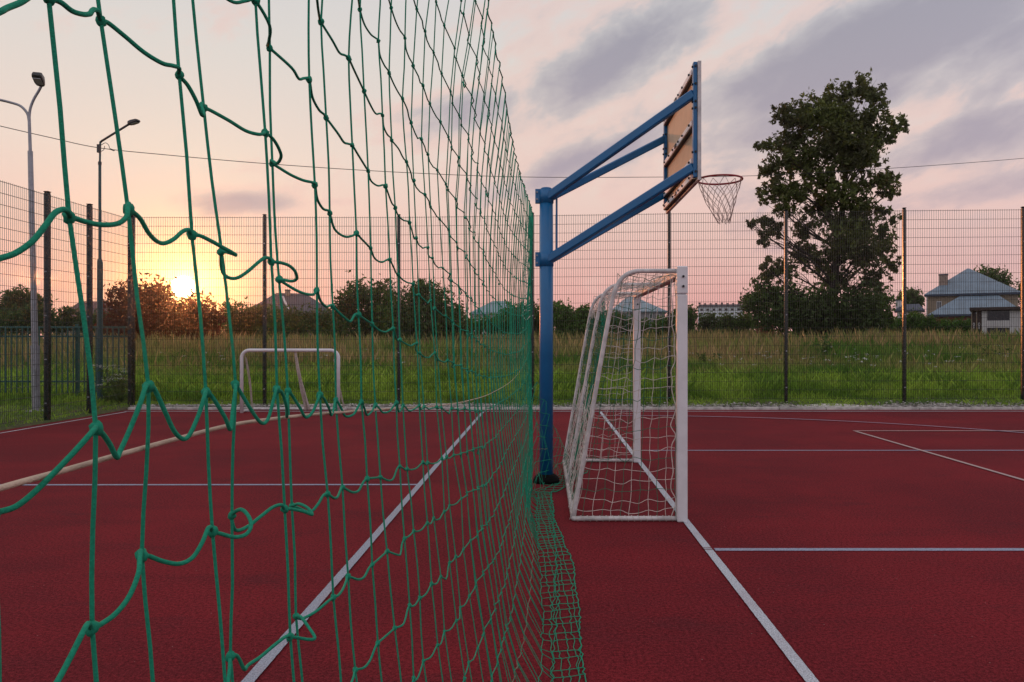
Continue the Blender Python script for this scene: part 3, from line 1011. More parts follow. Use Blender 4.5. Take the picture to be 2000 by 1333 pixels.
plant('tree', 'dense dark rounded tree behind the net, right one of two', 'tree', 45, [(835, 585, 36, 34), (800, 600, 34, 36), (865, 605, 36, 36), (880, 630, 34, 36), (820, 635, 55, 45), (775, 640, 40, 42), (860, 660, 50, 36), (800, 670, 50, 26), (830, 560, 22, 14)], 13000, 0.13, M['bush_leaf'], 9, (830, 0.16, 640, 830, 570), None, 0.24, 0.8, 0.35)
plant('hedge', 'long low dark hedge in front of the dark roofed house', 'hedge', 52, [(450, 620, 26, 28), (490, 622, 36, 26), (530, 625, 40, 28), (575, 628, 40, 24), (620, 628, 38, 24), (655, 632, 30, 26), (470, 645, 40, 16), (560, 648, 60, 14), (630, 648, 50, 14)], 11000, 0.13, M['bush_leaf'], 10, None, None, 0.26, 0.7, 0.3, 8)
plant('tree', 'dark small tree at the left edge beyond green railing', 'tree', 48, [(38, 585, 26, 22), (60, 600, 30, 26), (15, 612, 30, 26), (85, 618, 30, 22), (45, 628, 45, 20)], 7500, 0.13, M['bush_leaf'], 12, (45, 0.13, 625, 45, 575), None, 0.24, 0.8, 0.4)
plant('hedge', 'dark hedge below the brown roofed house at far left', 'hedge', 50, [(0, 632, 40, 16), (60, 637, 50, 14), (120, 635, 40, 16), (170, 634, 40, 18), (215, 632, 30, 22), (140, 612, 22, 10)], 7000, 0.12, M['bush_leaf'], 13, None, None, 0.26, 0.7, 0.3, 6)
plant('tree', 'green leafy tree just right of the blue post', 'tree', 50, [(1105, 625, 26, 30), (1085, 610, 20, 20), (1130, 630, 28, 28), (1160, 632, 25, 28), (1120, 650, 45, 18), (1140, 608, 10, 12)], 7500, 0.13, M['bush_bright'], 14, (1110, 0.12, 645, 1110, 605), None, 0.24, 0.8, 0.4)
plant('bush', 'green bush behind the net in front of pale roofed house', 'bush', 52, [(1000, 620, 30, 26), (1030, 615, 22, 26), (965, 635, 30, 20), (925, 640, 28, 20), (1000, 645, 50, 18), (1050, 625, 16, 30)], 7000, 0.13, M['bush_bright'], 15, None, None, 0.25, 0.8, 0.35)
plant('bush', 'green bush seen through the football goal net', 'bush', 55, [(1200, 632, 30, 22), (1240, 640, 30, 18), (1290, 640, 30, 18), (1325, 630, 25, 24), (1345, 622, 18, 22)], 6500, 0.13, M['bush_bright'], 16, None, None, 0.25, 0.8, 0.35)
plant('bush', 'pair of small bushes under the far apartment block', 'bush', 56, [(1385, 635, 24, 20), (1425, 637, 26, 20), (1455, 635, 18, 22), (1400, 650, 30, 10)], 5000, 0.13, M['bush_leaf'], 17, None, None, 0.25, 0.8, 0.35)
plant('bush', 'bright green bushes between tall tree and tan house', 'bush', 55, [(1770, 635, 26, 20), (1800, 636, 30, 20), (1840, 640, 32, 15), (1880, 640, 26, 14), (1745, 640, 20, 18)], 6500, 0.13, M['bush_bright'], 18, None, None, 0.25, 0.8, 0.35)
plant('tree', 'round tree peeking over the blue grey house roof', 'tree', 84, [(1935, 545, 32, 22), (1955, 555, 26, 20), (1915, 548, 20, 16), (1945, 580, 30, 30)], 4500, 0.2, M['bush_leaf'], 19, (1940, 0.2, 590, 1940, 535), None, 0.24, 0.8, 0.4, ground=1.0)
plant('tree', 'small dark tree left of tan house behind outbuilding', 'tree', 95, [(1782, 582, 18, 18), (1770, 590, 14, 14), (1795, 590, 14, 14)], 2200, 0.22, M['bush_leaf'], 20, (1782, 0.18, 605, 1782, 572), None, 0.26, 0.8, 0.4, ground=1.0)
plant('tree', 'thin crowned tree at the right edge behind the tan house', 'tree', 88, [(2000, 568, 14, 16), (2020, 560, 24, 28), (2010, 590, 24, 24)], 2200, 0.2, M['bush_leaf'], 21, (2010, 0.18, 600, 2012, 550), None, 0.26, 0.8, 0.4, ground=1.0)
# far green belt that closes the gaps on the horizon, reads as one mass
rs = np.random.RandomState(61)
belt = []
for i in range(60):
    xx = -105 + i * 4.2 + rs.normal(0, 1)
    belt.append((Vector((xx, 112 + rs.normal(0, 4), 2.2 + rs.uniform(0, 1.0))), 4.0, 3.0, rs.uniform(1.4, 2.6)))
tag(np_mesh('treeline', leaves(belt, 26000, 0.36, 62, 0.28, 0.2), 4, M['bush_leaf']), kind='stuff')


# tall weeds that stand out in the meadow
def weed(label, px, base_py, h_px, Y, seed, flower=False, leafm=None, nstem=7, spread=0.25):
    rs = random.Random(seed)
    X = hx(px, Y)
    zb = float(terrain(X, Y))
    t = thing('weed_plant', (X, Y, zb), label, 'plant')
    hh = h_px * Y / F
    st = MB()
    lf, fw = [], []
    nr = np.random.RandomState(seed)
    for i in range(nstem):
        e = Vector((X + rs.uniform(-1, 1) * spread * hh * 1.2, Y + rs.uniform(-1, 1) * spread * hh, zb + hh * rs.uniform(0.6, 1.0)))
        p = limb_path((X + rs.uniform(-.06, .06), Y, zb - 0.02), e, rs, 0.06, 5)
        st.tube(p, [0.008, 0.007, 0.006, 0.005, 0.004, 0.003], 5)
        k = 26
        tt = nr.randint(1, 5 if flower else 6, k)
        c = np.array([tuple(p[q]) for q in tt]) + nr.normal(0, 0.05 * hh, (k, 3))
        a = nr.normal(0, 1, (k, 3))
        a /= np.linalg.norm(a, axis=1)[:, None]
        b = np.cross(a, nr.normal(0, 1, (k, 3)))
        b /= np.linalg.norm(b, axis=1)[:, None]
        s = (0.05 * hh + 0.015) * nr.uniform(0.6, 1.4, k)[:, None]
        lf.append(np.stack([c - a * s, c + b * s * 0.35, c + a * s, c - b * s * 0.35], 1).reshape(-1, 3))
        if flower:
            k = 26
            c = np.array(tuple(e)) + nr.normal(0, 1, (k, 3)) * np.array([0.055, 0.055, 0.012])
            s = nr.uniform(0.007, 0.015, k)
            an = nr.uniform(0, 6.28, k)
            fw.append(np.stack([c + np.stack([np.cos(an + q * 1.57) * s, np.sin(an + q * 1.57) * s, nr.normal(0, .006, k)], 1) for q in range(4)], 1).reshape(-1, 3))
    st.build('stem', M['weed'], t)
    np_mesh('foliage', np.concatenate(lf), 4, leafm or M['weed'], t)
    if flower:
        np_mesh('flower_head', np.concatenate(fw), 4, M['flower'], t)


weed('white flowering weed clump at the corner post of the fence', 232, 790, 82, 16.95, 1, True, None, 11, 0.34)
weed('smaller white flowering weed left of the corner weed clump', 212, 790, 50, 17.1, 2, True, None, 7, 0.3)
weed('tall dark green weed spike in the meadow below the tall tree', 1607, 700, 62, 30, 3, False, M['bush_bright'], 9, 0.18)
weed('low dark weed tuft in meadow just right of the goal', 1372, 715, 40, 27, 4, False, M['bush_leaf'], 9, 0.3)
weed('second low dark weed tuft in meadow right of the goal', 1400, 712, 36, 28, 5, False, M['bush_leaf'], 8, 0.3)
weed('bushy weed tuft in meadow left of the small goal', 352, 705, 36, 30, 6, False, M['bush_leaf'], 9, 0.4)
weed('leafy weed clump in meadow near the right edge', 1950, 705, 48, 28, 7, False, M['bush_bright'], 12, 0.6)

# ------------------------------------------------------------------ wire fences
def wire_prism(V, F_, p0, p1, r):
    k = len(V)
    p0, p1 = np.array(p0), np.array(p1)
    d = p1 - p0
    d = d / np.linalg.norm(d)
    up = np.array([0, 0, 1.0]) if abs(d[2]) < 0.9 else np.array([0, 1.0, 0])
    s = np.cross(d, up)
    s /= np.linalg.norm(s)
    u = np.cross(s, d)
    for p in (p0, p1):
        for q in range(6):
            a = q * math.pi / 3
            V.append(tuple(p + r * (math.cos(a) * s + math.sin(a) * u)))
    for q in range(6):
        F_.append((k + q, k + (q + 1) % 6, k + 6 + (q + 1) % 6, k + 6 + q))


def mesh_fence(label, posts, zt, pw=0.066, nz=None):
    """posts: list of (x, y, zbase); zt: list of tops"""
    t = thing('mesh_fence', posts[len(posts) // 2], label, 'fence')
    for i, ((x, y, zb), z1) in enumerate(zip(posts, zt)):
        p = MB().cbox(x - pw / 2, x + pw / 2, y - pw / 2, y + pw / 2, zb - 0.3, z1 + 0.03, 0.012)
        po = p.build('post', M['fence'], t)
        MB().cbox(x - pw / 2 - 0.004, x + pw / 2 + 0.004, y - pw / 2 - 0.004, y + pw / 2 + 0.004, z1 + 0.033, z1 + 0.05, 0.006).build('post_cap', M['rubber'], po)
        cl = MB()
        zz = zb + 0.3
        while zz < z1:
            cl.box(x - 0.016, x + 0.016, y - pw / 2 - 0.010, y - pw / 2 + 0.01, zz, zz + 0.022)
            zz += 0.8
        tag(cl.build('clip', M['steel'], po), kind='stuff')
    for i in range(len(posts) - 1):
        V, Fc = [], []
        a, b = Vector(posts[i]), Vector(posts[i + 1])
        L = (Vector((b.x, b.y)) - Vector((a.x, a.y))).length
        nvw = int(L / 0.05)
        for k in range(1, nvw):
            q = k / nvw
            p = a.lerp(b, q)
            top = zt[i] + (zt[i + 1] - zt[i]) * q
            wire_prism(V, Fc, (p.x, p.y, p.z + 0.05), (p.x, p.y, top), 0.0034)
        nh = int(round((zt[i] - posts[i][2]) / 0.2))
        for k in range(nh + 1):
            q = k / nh
            for s_ in (-0.006, 0.006):
                z0 = a.z + 0.06 + (zt[i] - a.z - 0.08) * q
                z1 = b.z + 0.06 + (zt[i + 1] - b.z - 0.08) * q
                d = (b - a).normalized()
                off = Vector((-d.y, d.x, 0)) * s_
                wire_prism(V, Fc, Vector((a.x, a.y, z0)) + off, Vector((b.x, b.y, z1)) + off, 0.0034)
        mb = MB()
        mb.v, mb.f = V, Fc
        mb.build('wire_panel', M['fence'], t)
    return t


YF = 16.70
bp, bt = [], []
for px, py, pyt in ((260, 788, 424), (517, 788, 424), (779, 788, 424), (1040, 787, 421), (1307, 786, 417), (1535, 785, 415), (1766, 785, 411), (1998, 784, 409), (2232, 783, 406), (2466, 782, 404)):
    p = wp(px, py, YF)
    bp.append((p.x, YF, p.z))
    bt.append(wp(px, pyt, YF).z)
mesh_fence('long dark green wire mesh fence behind the red court', bp, bt)
FX = bp[0][0]
lp = [(FX, YF - 0.12, bp[0][2] - 0.02), (FX - 0.01, 15.12, 0.05), (FX - 0.02, 13.85, 0.03), (FX - 0.02, 11.3, 0.03), (FX - 0.02, 8.8, 0.03)]
mesh_fence('dark green wire mesh fence along the left side of court', lp, [4.16, 4.16, 4.16, 4.17, 4.17], 0.085)

# green bar railing on the left, beyond the mesh
YR = 18.0
x0, x1 = hx(-70, YR), hx(256, YR)
zb = 0.30
t = thing('bar_railing', ((x0 + x1) / 2, YR, zb), 'teal green vertical bar railing in grass behind the left fence corner', 'railing')
for py in (640, 658, 746):
    z = hz(py, YR)
    MB().cbox(x0, x1, YR - 0.022, YR + 0.022, z - 0.02, z + 0.02, 0.005).build('rail', M['railing'], t)
bm_ = MB().cbox(-0.014, 0.014, -0.046, -0.023, 0.0, hz(641, YR) - hz(768, YR), 0.004)
b0 = bm_.build('bar', M['railing'], t)
nb = int((x1 - x0) / 0.134)
zbar = hz(768, YR)
for i in range(nb):
    o = b0 if i == 0 else b0.copy()
    if i:
        COL.objects.link(o)
    o.location = Vector((x0 + 0.07 + i * 0.134, YR, zbar))
for px in (-60, 148, 255):
    xx = hx(px, YR)
    MB().cbox(xx - 0.03, xx + 0.03, YR + 0.023, YR + 0.083, 0.0, hz(634, YR), 0.008).build('post', M['railing'], t)


# ------------------------------------------------------------------ lamp posts and cable
Y1 = 15.6
bx = wp(71, 800, Y1)
t = thing('street_lamp', (bx.x, Y1, 0.03), 'grey galvanised two armed street lamp post behind the left fence', 'street lamp')
X1 = bx.x
def z1(py): return hz(py, Y1)
dxl = hx(57, Y1) - hx(71, Y1)
MB().cbox(X1 - 0.16, X1 + 0.16, Y1 - 0.16, Y1 + 0.16, 0.0, 0.05, 0.01).build('base_plate', M['steel'], t)
p = MB()
p.tube([(X1, Y1, 0.04), (X1 + dxl * 0.18, Y1, z1(682))], 0.078, 8)
p.tube([(X1 + dxl * 0.18, Y1, z1(682)), (X1 + dxl * 0.19, Y1, z1(676))], 0.090, 8)
p.tube([(X1 + dxl * 0.19, Y1, z1(676)), (X1 + dxl * 0.85, Y1, z1(296))], [0.060, 0.048], 8)
p.tube([(X1 + dxl * 0.85, Y1, z1(296)), (X1 + dxl, Y1, z1(232))], [0.032, 0.030], 10)
po = p.build('pole', M['steel'], t)
MB().box(X1 - 0.035, X1 + 0.035, Y1 - 0.086, Y1 - 0.074, 0.5, 0.9).build('access_door', M['steel'], po)
a = MB().tube(catmull([wp(57, 234, Y1), wp(59, 214, Y1), wp(66, 195, Y1), wp(76, 178, Y1), wp(82, 166, Y1)], 5), 0.026, 10).build('arm', M['steel'], t, True)
a2 = MB().tube(catmull([wp(56.5, 236, Y1), wp(53, 222, Y1), wp(40, 208, Y1), wp(20, 201, Y1), wp(-5, 195, Y1 - 0.1), wp(-30, 190, Y1 - 0.2)], 5), 0.026, 10).build('arm', M['steel'], t, True)


def lamp_head(parent, pos, direction, L, W_, T, m_):
    d = Vector(direction).normalized()
    s = d.cross(Vector((0, 0, 1))).normalized()
    u = s.cross(d)
    pos = Vector(pos)
    prof = [(-0.02, 0.35, 0.55), (0.1, 0.8, 0.9), (0.35, 1.0, 1.0), (0.85, 1.0, 0.75), (1.0, 0.8, 0.45)]
    vs = []
    for (q, ww, tt) in prof:
        c = pos + d * L * q
        for a_, b_ in ((-1, 0), (-0.8, 1), (0.8, 1), (1, 0), (0.9, -0.35), (-0.9, -0.35)):
            vs.append(c + s * a_ * W_ / 2 * ww + u * b_ * T * tt)
    fs = []
    for i in range(len(prof) - 1):
        for k in range(6):
            fs.append((i * 6 + k, i * 6 + (k + 1) % 6, (i + 1) * 6 + (k + 1) % 6, (i + 1) * 6 + k))
    fs += [tuple(range(5, -1, -1)), tuple(range(24, 30))]
    hd = MB().add(vs, fs).build('lamp_head', m_, parent)
    vs = [pos + d * L * q + s * a_ * W_ * 0.36 - u * T * 0.42 for q, a_ in ((0.3, -1), (0.85, -1), (0.85, 1), (0.3, 1))]
    vs += [v - u * T * 0.12 for v in vs]
    MB().add(vs, [(0, 1, 2, 3), (7, 6, 5, 4), (0, 4, 5, 1), (1, 5, 6, 2), (2, 6, 7, 3), (3, 7, 4, 0)]).build('lamp_glass', M['glass'], hd)


lamp_head(t, wp(81, 168, Y1), (0.25, -0.85, 0.35), 0.34, 0.19, 0.12, M['dark_metal'])
lamp_head(t, wp(-28, 190, Y1 - 0.2), (-1, -0.4, 0.2), 0.46, 0.22, 0.12, M['dark_metal'])

Y2 = 17.3
bx = wp(195, 788, Y2)
X2 = bx.x
def z2_(py): return hz(py, Y2)
t = thing('street_lamp', (X2, Y2, 0.1), 'slim dark street lamp with one slanted arm beside the fence corner', 'street lamp')
p = MB()
p.tube([(X2, Y2, 0.05), (X2, Y2, z2_(513))], [0.064, 0.060], 10)
p.tube([(X2, Y2, z2_(513)), (X2, Y2, z2_(505))], [0.060, 0.034], 10)
p.tube([(X2, Y2, z2_(505)), (X2, Y2, z2_(322))], [0.034, 0.031], 10)
p.tube([(X2, Y2, z2_(322)), (X2 + 0.01, Y2, z2_(278))], [0.022, 0.022], 10)
p.build('pole', M['lamp_teal'], t, False)
MB().cyl(X2, Y2, z2_(323), z2_(317), 0.038, 10).build('collar', M['dark_metal'], t)
e = wp(262, 248, Y2)
MB().tube([(X2 + 0.01, Y2, z2_(279)), (X2 + 0.05, Y2, z2_(276)), (e.x, e.y - 0.2, e.z)], 0.024, 10).build('arm', M['dark_metal'], t, True)
lamp_head(t, (e.x - 0.02, e.y - 0.2, e.z - 0.01), (1, -0.1, 0.30), 0.26, 0.15, 0.06, M['dark_metal'])
k = MB()
k.tube(catmull([wp(198, 284, Y2 - .03), wp(206, 280, Y2 - .06), wp(212, 284, Y2 - .06), wp(214, 291, Y2 - .05)], 4), 0.007, 5)
k.tube(catmull([wp(197, 297, Y2 - .03), wp(203, 293, Y2 - .06), wp(204, 286, Y2 - .06)], 4), 0.007, 5)
k.box(X2 - 0.03, X2 + 0.03, Y2 - 0.07, Y2 - 0.02, z2_(300), z2_(284))
k.tube([wp(215, 292, Y2), wp(223, 295, Y2)], 0.018, 6)
k.build('cable_bracket', M['dark_metal'], t)
pts = [(-60, 232), (0, 247), (100, 270), (195, 290), (330, 304), (500, 319), (700, 333), (900, 343), (1050, 347), (1250, 347), (1480, 344), (1700, 332), (1850, 322), (2000, 310), (2120, 298)]
path = []
for px, py in pts:
    q = (px - 195) / 1900.0
    Yc = Y2 + 0.02 + max(q, 0) * 9.0 + min(q, 0) * 10
    path.append(wp(px, py, Yc))
cb = MB().tube(catmull(path, 6), 0.0085, 6).build('power_cable', M['cable'], None)
tag(cb, 'thin black overhead cable sagging across the whole sky', 'cable')


# ------------------------------------------------------------------ football goals
def tangle(mb, grid, r, n=4, jit=0.006, rs=None):
    """cords along both directions of a grid of points (list of rows)"""
    rows = len(grid)
    cols = len(grid[0])
    for i in range(rows):
        mb.tube(catmull(grid[i], 2), r, n, False)
    for j in range(cols):
        mb.tube(catmull([grid[i][j] for i in range(rows)], 2), r, n, False)


GX, GY0, GY1 = 1.12, 6.20, 9.22
GB = 0.235           # x of the rear ground bar
t = thing('football_goal', ((GX + GB) / 2, (GY0 + GY1) / 2, 0), 'large white football goal with square posts and sagging net beside blue post', 'goal')
hp = 0.042
for yy in (GY0, GY1):
    po = MB().cbox(GX - hp, GX + hp, yy - hp, yy + hp, 0.0, 1.855, 0.008).build('post', M['white'], t)
    MB().cbox(GX - hp - 0.002, GX + hp + 0.002, yy - hp - 0.002, yy + hp + 0.002, 1.859, 2.085, 0.008).build('corner_bracket', M['white'], t)
    bo = MB()
    for zz in (1.92, 2.0):
        bo.tube([(GX + 0.005, yy - hp - 0.016, zz), (GX + 0.005, yy - hp + 0.004, zz)], 0.010, 8)
    bo.build('bolt', M['bolt'], po)
MB().cbox(GX - hp, GX + hp, GY0 + hp + 0.004, GY1 - hp - 0.004, 2.0, 2.082, 0.008).build('crossbar', M['white_worn'], t)


def hoop_pts(yy, x_back):
    return [(x_back, yy, 0.03), (x_back + 0.105, yy, 0.62), (x_back + 0.21, yy, 1.22), (x_back + 0.305, yy, 1.74), (x_back + 0.345, yy, 1.90), (x_back + 0.41, yy, 2.0), (x_back + 0.50, yy, 2.045), (x_back + 0.62, yy, 2.05), (GX - hp, yy, 2.05)]


for yy in (GY0 + 0.02, (GY0 + GY1) / 2, GY1 - 0.02):
    MB().tube(catmull(hoop_pts(yy, GB), 5), 0.019, 10).build('hoop', M['white_worn'], t, True)
MB().tube([(GB, GY0, 0.024), (GB, GY1, 0.024)], 0.019, 10).build('ground_bar', M['white_worn'], t, True)
for yy in (GY0, GY1):
    MB().tube([(GB, yy, 0.024), (GX - hp, yy, 0.024)], 0.019, 10).build('ground_bar', M['white_worn'], t, True)


def prof_at(s, yy, sag=0.0):
    """point on the rear and roof of the goal, s from 0 at the ground to 1 at the crossbar"""
    P = hoop_pts(yy, GB)
    L = [0]
    for i in range(1, len(P)):
        L.append(L[-1] + (Vector(P[i]) - Vector(P[i - 1])).length)
    d = s * L[-1]
    for i in range(1, len(P)):
        if d <= L[i] + 1e-9:
            q = (d - L[i - 1]) / (L[i] - L[i - 1])
            return Vector(P[i - 1]).lerp(Vector(P[i]), q)
    return Vector(P[-1])


rs = random.Random(3)
grid = []
NS, NY = 32, 30
for i in range(NS + 1):
    row = []
    s = i / NS
    for j in range(NY + 1):
        yy = GY0 + 0.03 + (GY1 - GY0 - 0.06) * j / NY
        p = prof_at(s, yy)
        bay = abs(math.sin(math.pi * 2 * (yy - GY0) / (GY1 - GY0)))
        sag = bay * (0.02 + 0.10 * max(0, s - 0.72) / 0.28 * math.sin(min(1, (1 - s) / 0.28) * math.pi) + 0.03 * math.sin(math.pi * s))
        p = p + Vector((0.04 * bay * math.sin(math.pi * min(1, s / 0.7)), 0, -sag)) + Vector((rs.uniform(-.012, .012), rs.uniform(-.02, .02), rs.uniform(-.018, .018)))
        p.z = max(p.z, 0.012)
        row.append(p)
    grid.append(row)
mb = MB()
tangle(mb, grid[:24], 0.0024)
mb.build('rear_net', M['goal_green'], t)
mb = MB()
tangle(mb, grid[23:], 0.0024)
mb.build('roof_net', M['goal_cord'], t)
# bunched pale cords caught along the rear edge
mb = MB()
for j in range(30):
    yy = GY0 + rs.uniform(0, 1) * (GY1 - GY0)
    a = Vector((GB + rs.uniform(-0.03, 0.05), yy, 0.01))
    q = [a]
    for kk in range(6):
        s = (kk + 1) / 6 * rs.uniform(0.3, 0.45)
        p = prof_at(s, yy + rs.uniform(-.05, .05)) + Vector((rs.uniform(-.03, .03), rs.uniform(-.05, .05), 0))
        q.append(p)
    mb.tube(catmull(q, 3), 0.0025, 4, False)
mb.build('loose_net', M['goal_cord'], t)
for yy, nm in ((GY0 + 0.01, 'side_net'), (GY1 - 0.01, 'side_net')):
    cols_, rows_ = 11, 24
    gpts = []
    for i in range(rows_ + 1):
        z = 0.02 + 2.0 * i / rows_
        # rear x at this height
        s_lo, s_hi = 0.0, 0.75
        best = min((prof_at(q / 60 * 0.78, yy) for q in range(61)), key=lambda p: abs(p.z - z))
        row = []
        for j in range(cols_ + 1):
            q = j / cols_
            xx = best.x + (GX - 0.05 - best.x) * q
            dz = -0.035 * math.sin(math.pi * q) * (0.5 + rs.random())
            row.append(Vector((xx + rs.uniform(-.008, .008), yy + rs.uniform(-.01, .01) + 0.10 * math.sin(math.pi * q) * math.sin(math.pi * i / rows_), max(0.012, z + dz + rs.uniform(-.012, .012)))))
        gpts.append(row)
    m1, m2 = MB(), MB()
    for i in range(rows_ + 1):
        (m1 if i % 3 else m2).tube(catmull(gpts[i], 3), 0.0024, 4, False)
    for j in range(cols_ + 1):
        (m2 if j % 2 else m1).tube(catmull([gpts[i][j] for i in range(rows_ + 1)], 2), 0.0024, 4, False)
    m1.build('side_net', M['goal_cord'], t)
    m2.build('side_net', M['goal_green'], t)
mb = MB()
for k in range(14):
    q = []
    for i in range(12):
        z_ = 2.0 - 1.95 * i / 11
        q.append((0.70 - 0.36 * max(0, (1.45 - z_)) / 1.45 + rs.uniform(-.03, .03), GY1 - 0.12 + rs.uniform(-.06, .06), z_))
    mb.tube(catmull(q, 3), 0.003, 4, False)
mb.build('gathered_net', M['net_green'], t)
# lacing cord along the near post and spirals round the near ground bars
lac = [(GX - 0.055 + rs.uniform(-.035, .008), GY0 - 0.005 + rs.uniform(-.01, .01), 0.03 + i * 0.075) for i in range(27)]
mb = MB().tube(catmull(lac, 4), 0.004, 5)
for y_a, y_b, x_a, x_b, turns in ((GY0, GY1, GB, GB, 46), (GY0, GY0, GB, GX - 0.06, 16), (GY1, GY1, GB, GX - 0.06, 12)):
    sp = []
    for i in range(turns * 6 + 1):
        q = i / (turns * 6)
        a = i * math.pi / 3
        ex = Vector((x_a + (x_b - x_a) * q, y_a + (y_b - y_a) * q, 0.024))
        side = Vector((1, 0, 0)) if y_a != y_b else Vector((0, 1, 0))
        sp.append(ex + side * 0.0235 * math.cos(a) + Vector((0, 0, max(-0.02, 0.0235 * math.sin(a)))))
    mb.tube(sp, 0.0025, 4, False)
mb.build('lacing_cord', M['goal_cord'], t)

# small goal at the far left edge
YG2 = 15.55
t = thing('small_goal', (hx(566, YG2), YG2, 0), 'small white tubular goal with rounded corners at far court edge', 'goal')
xa, xb = hx(472, YG2), hx(661, YG2)
zt = hz(685, YG2)
rr = 0.16
fr = [(xa, YG2, 0.0), (xa, YG2, zt - rr)]
fr += [(xa + rr - rr * math.cos(q), YG2, zt - rr + rr * math.sin(q)) for q in np.linspace(0.2, 1.57, 6)]
fr += [(xb - rr + rr * math.sin(q), YG2, zt - rr + rr * math.cos(q)) for q in np.linspace(0, 1.4, 6)]
fr += [(xb, YG2, zt - rr), (xb, YG2, 0.0)]
MB().tube(fr, 0.035, 10).build('front_frame', M['white'], t, True)
MB().tube([(xa, YG2 + 0.04, 0.03), (xa, YG2 + 0.6, 0.03), (xb, YG2 + 0.6, 0.03), (xb, YG2 + 0.04, 0.03)], 0.025, 8).build('ground_frame', M['white_worn'], t)
mb = MB()
for i in range(34):
    q = rs.uniform(-1, 1)
    mb.tube(catmull([(hx(576, YG2) + q * 0.02, YG2 + 0.02, zt - 0.03), (hx(580, YG2) + q * 0.03, YG2 + 0.12 + rs.uniform(0, .05), zt * 0.6), (hx(583, YG2) + q * 0.04 + rs.uniform(-.01, .01), YG2 + 0.25 + rs.uniform(0, .1), zt * 0.3), (hx(586, YG2) + q * 0.055, YG2 + 0.4 + rs.uniform(0, .15), 0.02)], 3), 0.006, 4, False)
for s_, xx in ((1, xa + 0.05), (-1, xb - 0.05)):
    for i in range(9):
        q = rs.uniform(0, 1)
        mb.tube(catmull([(xx + s_ * q * 0.06, YG2 + 0.03, zt - 0.1 - 0.1 * q), (xx + s_ * rs.uniform(0, .05), YG2 + 0.2, zt * 0.55), (xx - s_ * 0.03 + rs.uniform(-.03, .03), YG2 + 0.5, 0.04)], 3), 0.004, 4, False)
tag(mb.build('bunched_net', M['goal_cord'], t), kind='stuff')

# ------------------------------------------------------------------ basketball stand
PYB = 7.92
PXB = 0.016
t = thing('basketball_stand', (PXB, PYB, 0), 'blue basketball stand with slanted arms and tan backboard beside net', 'basketball hoop')
MB().cyl(PXB, PYB, 0.01, 3.06, 0.070, 28).build('pole', M['blue'], t, True)
MB().cyl(PXB, PYB, 3.061, 3.075, 0.066, 28, 0.05).build('pole_cap', M['blue'], t, True)
bs = MB().tube([(PXB, PYB, 0.0), (PXB, PYB, 0.035), (PXB, PYB, 0.065), (PXB, PYB, 0.088)], [0.140, 0.137, 0.118, 0.085], 26).build('base_collar', M['rubber'], t, True)
for z0, z1v in ((2.915, 3.058), (2.255, 2.40)):
    s_ = MB().cyl(PXB, PYB, z0, z1v, 0.0765, 28)
    so = s_.build('clamp_sleeve', M['blue'], t, True)
    MB().box(PXB - 0.115, PXB - 0.07, PYB - 0.035, PYB - 0.014, z0, z1v).box(PXB - 0.115, PXB - 0.07, PYB + 0.014, PYB + 0.035, z0, z1v).build('clamp_flange', M['blue'], so)
    bo = MB()
    for zz in (z0 + 0.035, z1v - 0.035):
        bo.tube([(PXB - 0.097, PYB - 0.052, zz), (PXB - 0.097, PYB + 0.05, zz)], 0.010, 6)
    bo.build('bolt', M['steel'], so)
BXm = 1.372
YN, YFm = 6.93, 8.63
for (z0, zn, zf) in ((2.985, 3.735, 3.775), (2.33, 3.065, 3.145)):
    MB().beam((PXB + 0.03, PYB - 0.045, z0), (BXm - 0.01, YN, zn), 0.058, 0.085).build('arm', M['blue'], t)
    MB().beam((PXB + 0.03, PYB + 0.045, z0 - 0.01), (BXm - 0.01, YFm, zf), 0.058, 0.080).build('arm', M['blue'], t)
MB().cyl(PXB + 0.108, PYB, 2.36, 2.985, 0.011, 10).build('tie_rod', M['blue'], t)
for yy in (YN, YFm):
    MB().cbox(BXm - 0.018, BXm + 0.018, yy - 0.03, yy + 0.03, 2.97, 4.02, 0.004).build('upright', M['blue'], t)
bd = MB().cbox(1.393, 1.417, 6.90, 8.70, 2.955, 4.005, 0.003).build('backboard', M['ply'], t)
fr = MB()
fr.box(1.3905, 1.421, 6.878, 6.8985, 2.94, 4.02).box(1.3905, 1.421, 8.7015, 8.72, 2.94, 4.02)
fr.box(1.3905, 1.421, 6.8995, 8.7005, 4.0065, 4.02).box(1.3905, 1.421, 6.8995, 8.7005, 2.94, 2.9535)
fr.build('edge_frame', M['white_worn'], bd)
MB().box(1.4175, 1.42, 7.5, 8.1, 3.2, 3.25).box(1.4175, 1.42, 7.5, 8.1, 3.6, 3.65).box(1.4175, 1.42, 7.5, 7.55, 3.2505, 3.5995).box(1.4175, 1.42, 8.05, 8.1, 3.2505, 3.5995).build('target_square', M['bolt'], bd)
bolt0 = MB().tube([(-0.007, 0, 0), (0.007, 0, 0)], 0.011, 6).build('bolt', M['bolt'])
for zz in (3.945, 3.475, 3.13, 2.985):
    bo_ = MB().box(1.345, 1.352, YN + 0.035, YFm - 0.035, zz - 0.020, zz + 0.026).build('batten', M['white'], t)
    MB().box(1.3525, 1.3925, YN + 0.035, YFm - 0.035, zz - 0.030, zz - 0.021).build('shade_brown_flange', M['brown'], bo_)  # dark brown puts the shade under the batten into the colour
    MB().box(1.334, 1.3445, 7.74, 7.84, zz - 0.012, zz + 0.018).build('joint_plate', M['bolt'], bo_)
    for yy in (7.05, 7.4, 7.62, 7.95, 8.2, 8.5):
        o = bolt0.copy()
        COL.objects.link(o)
        o.name = 'bolt'
        o.parent = bo_
        o.location = Vector((1.338, yy, zz + 0.004)) - BASE[t.name]
bpy.data.objects.remove(bolt0)
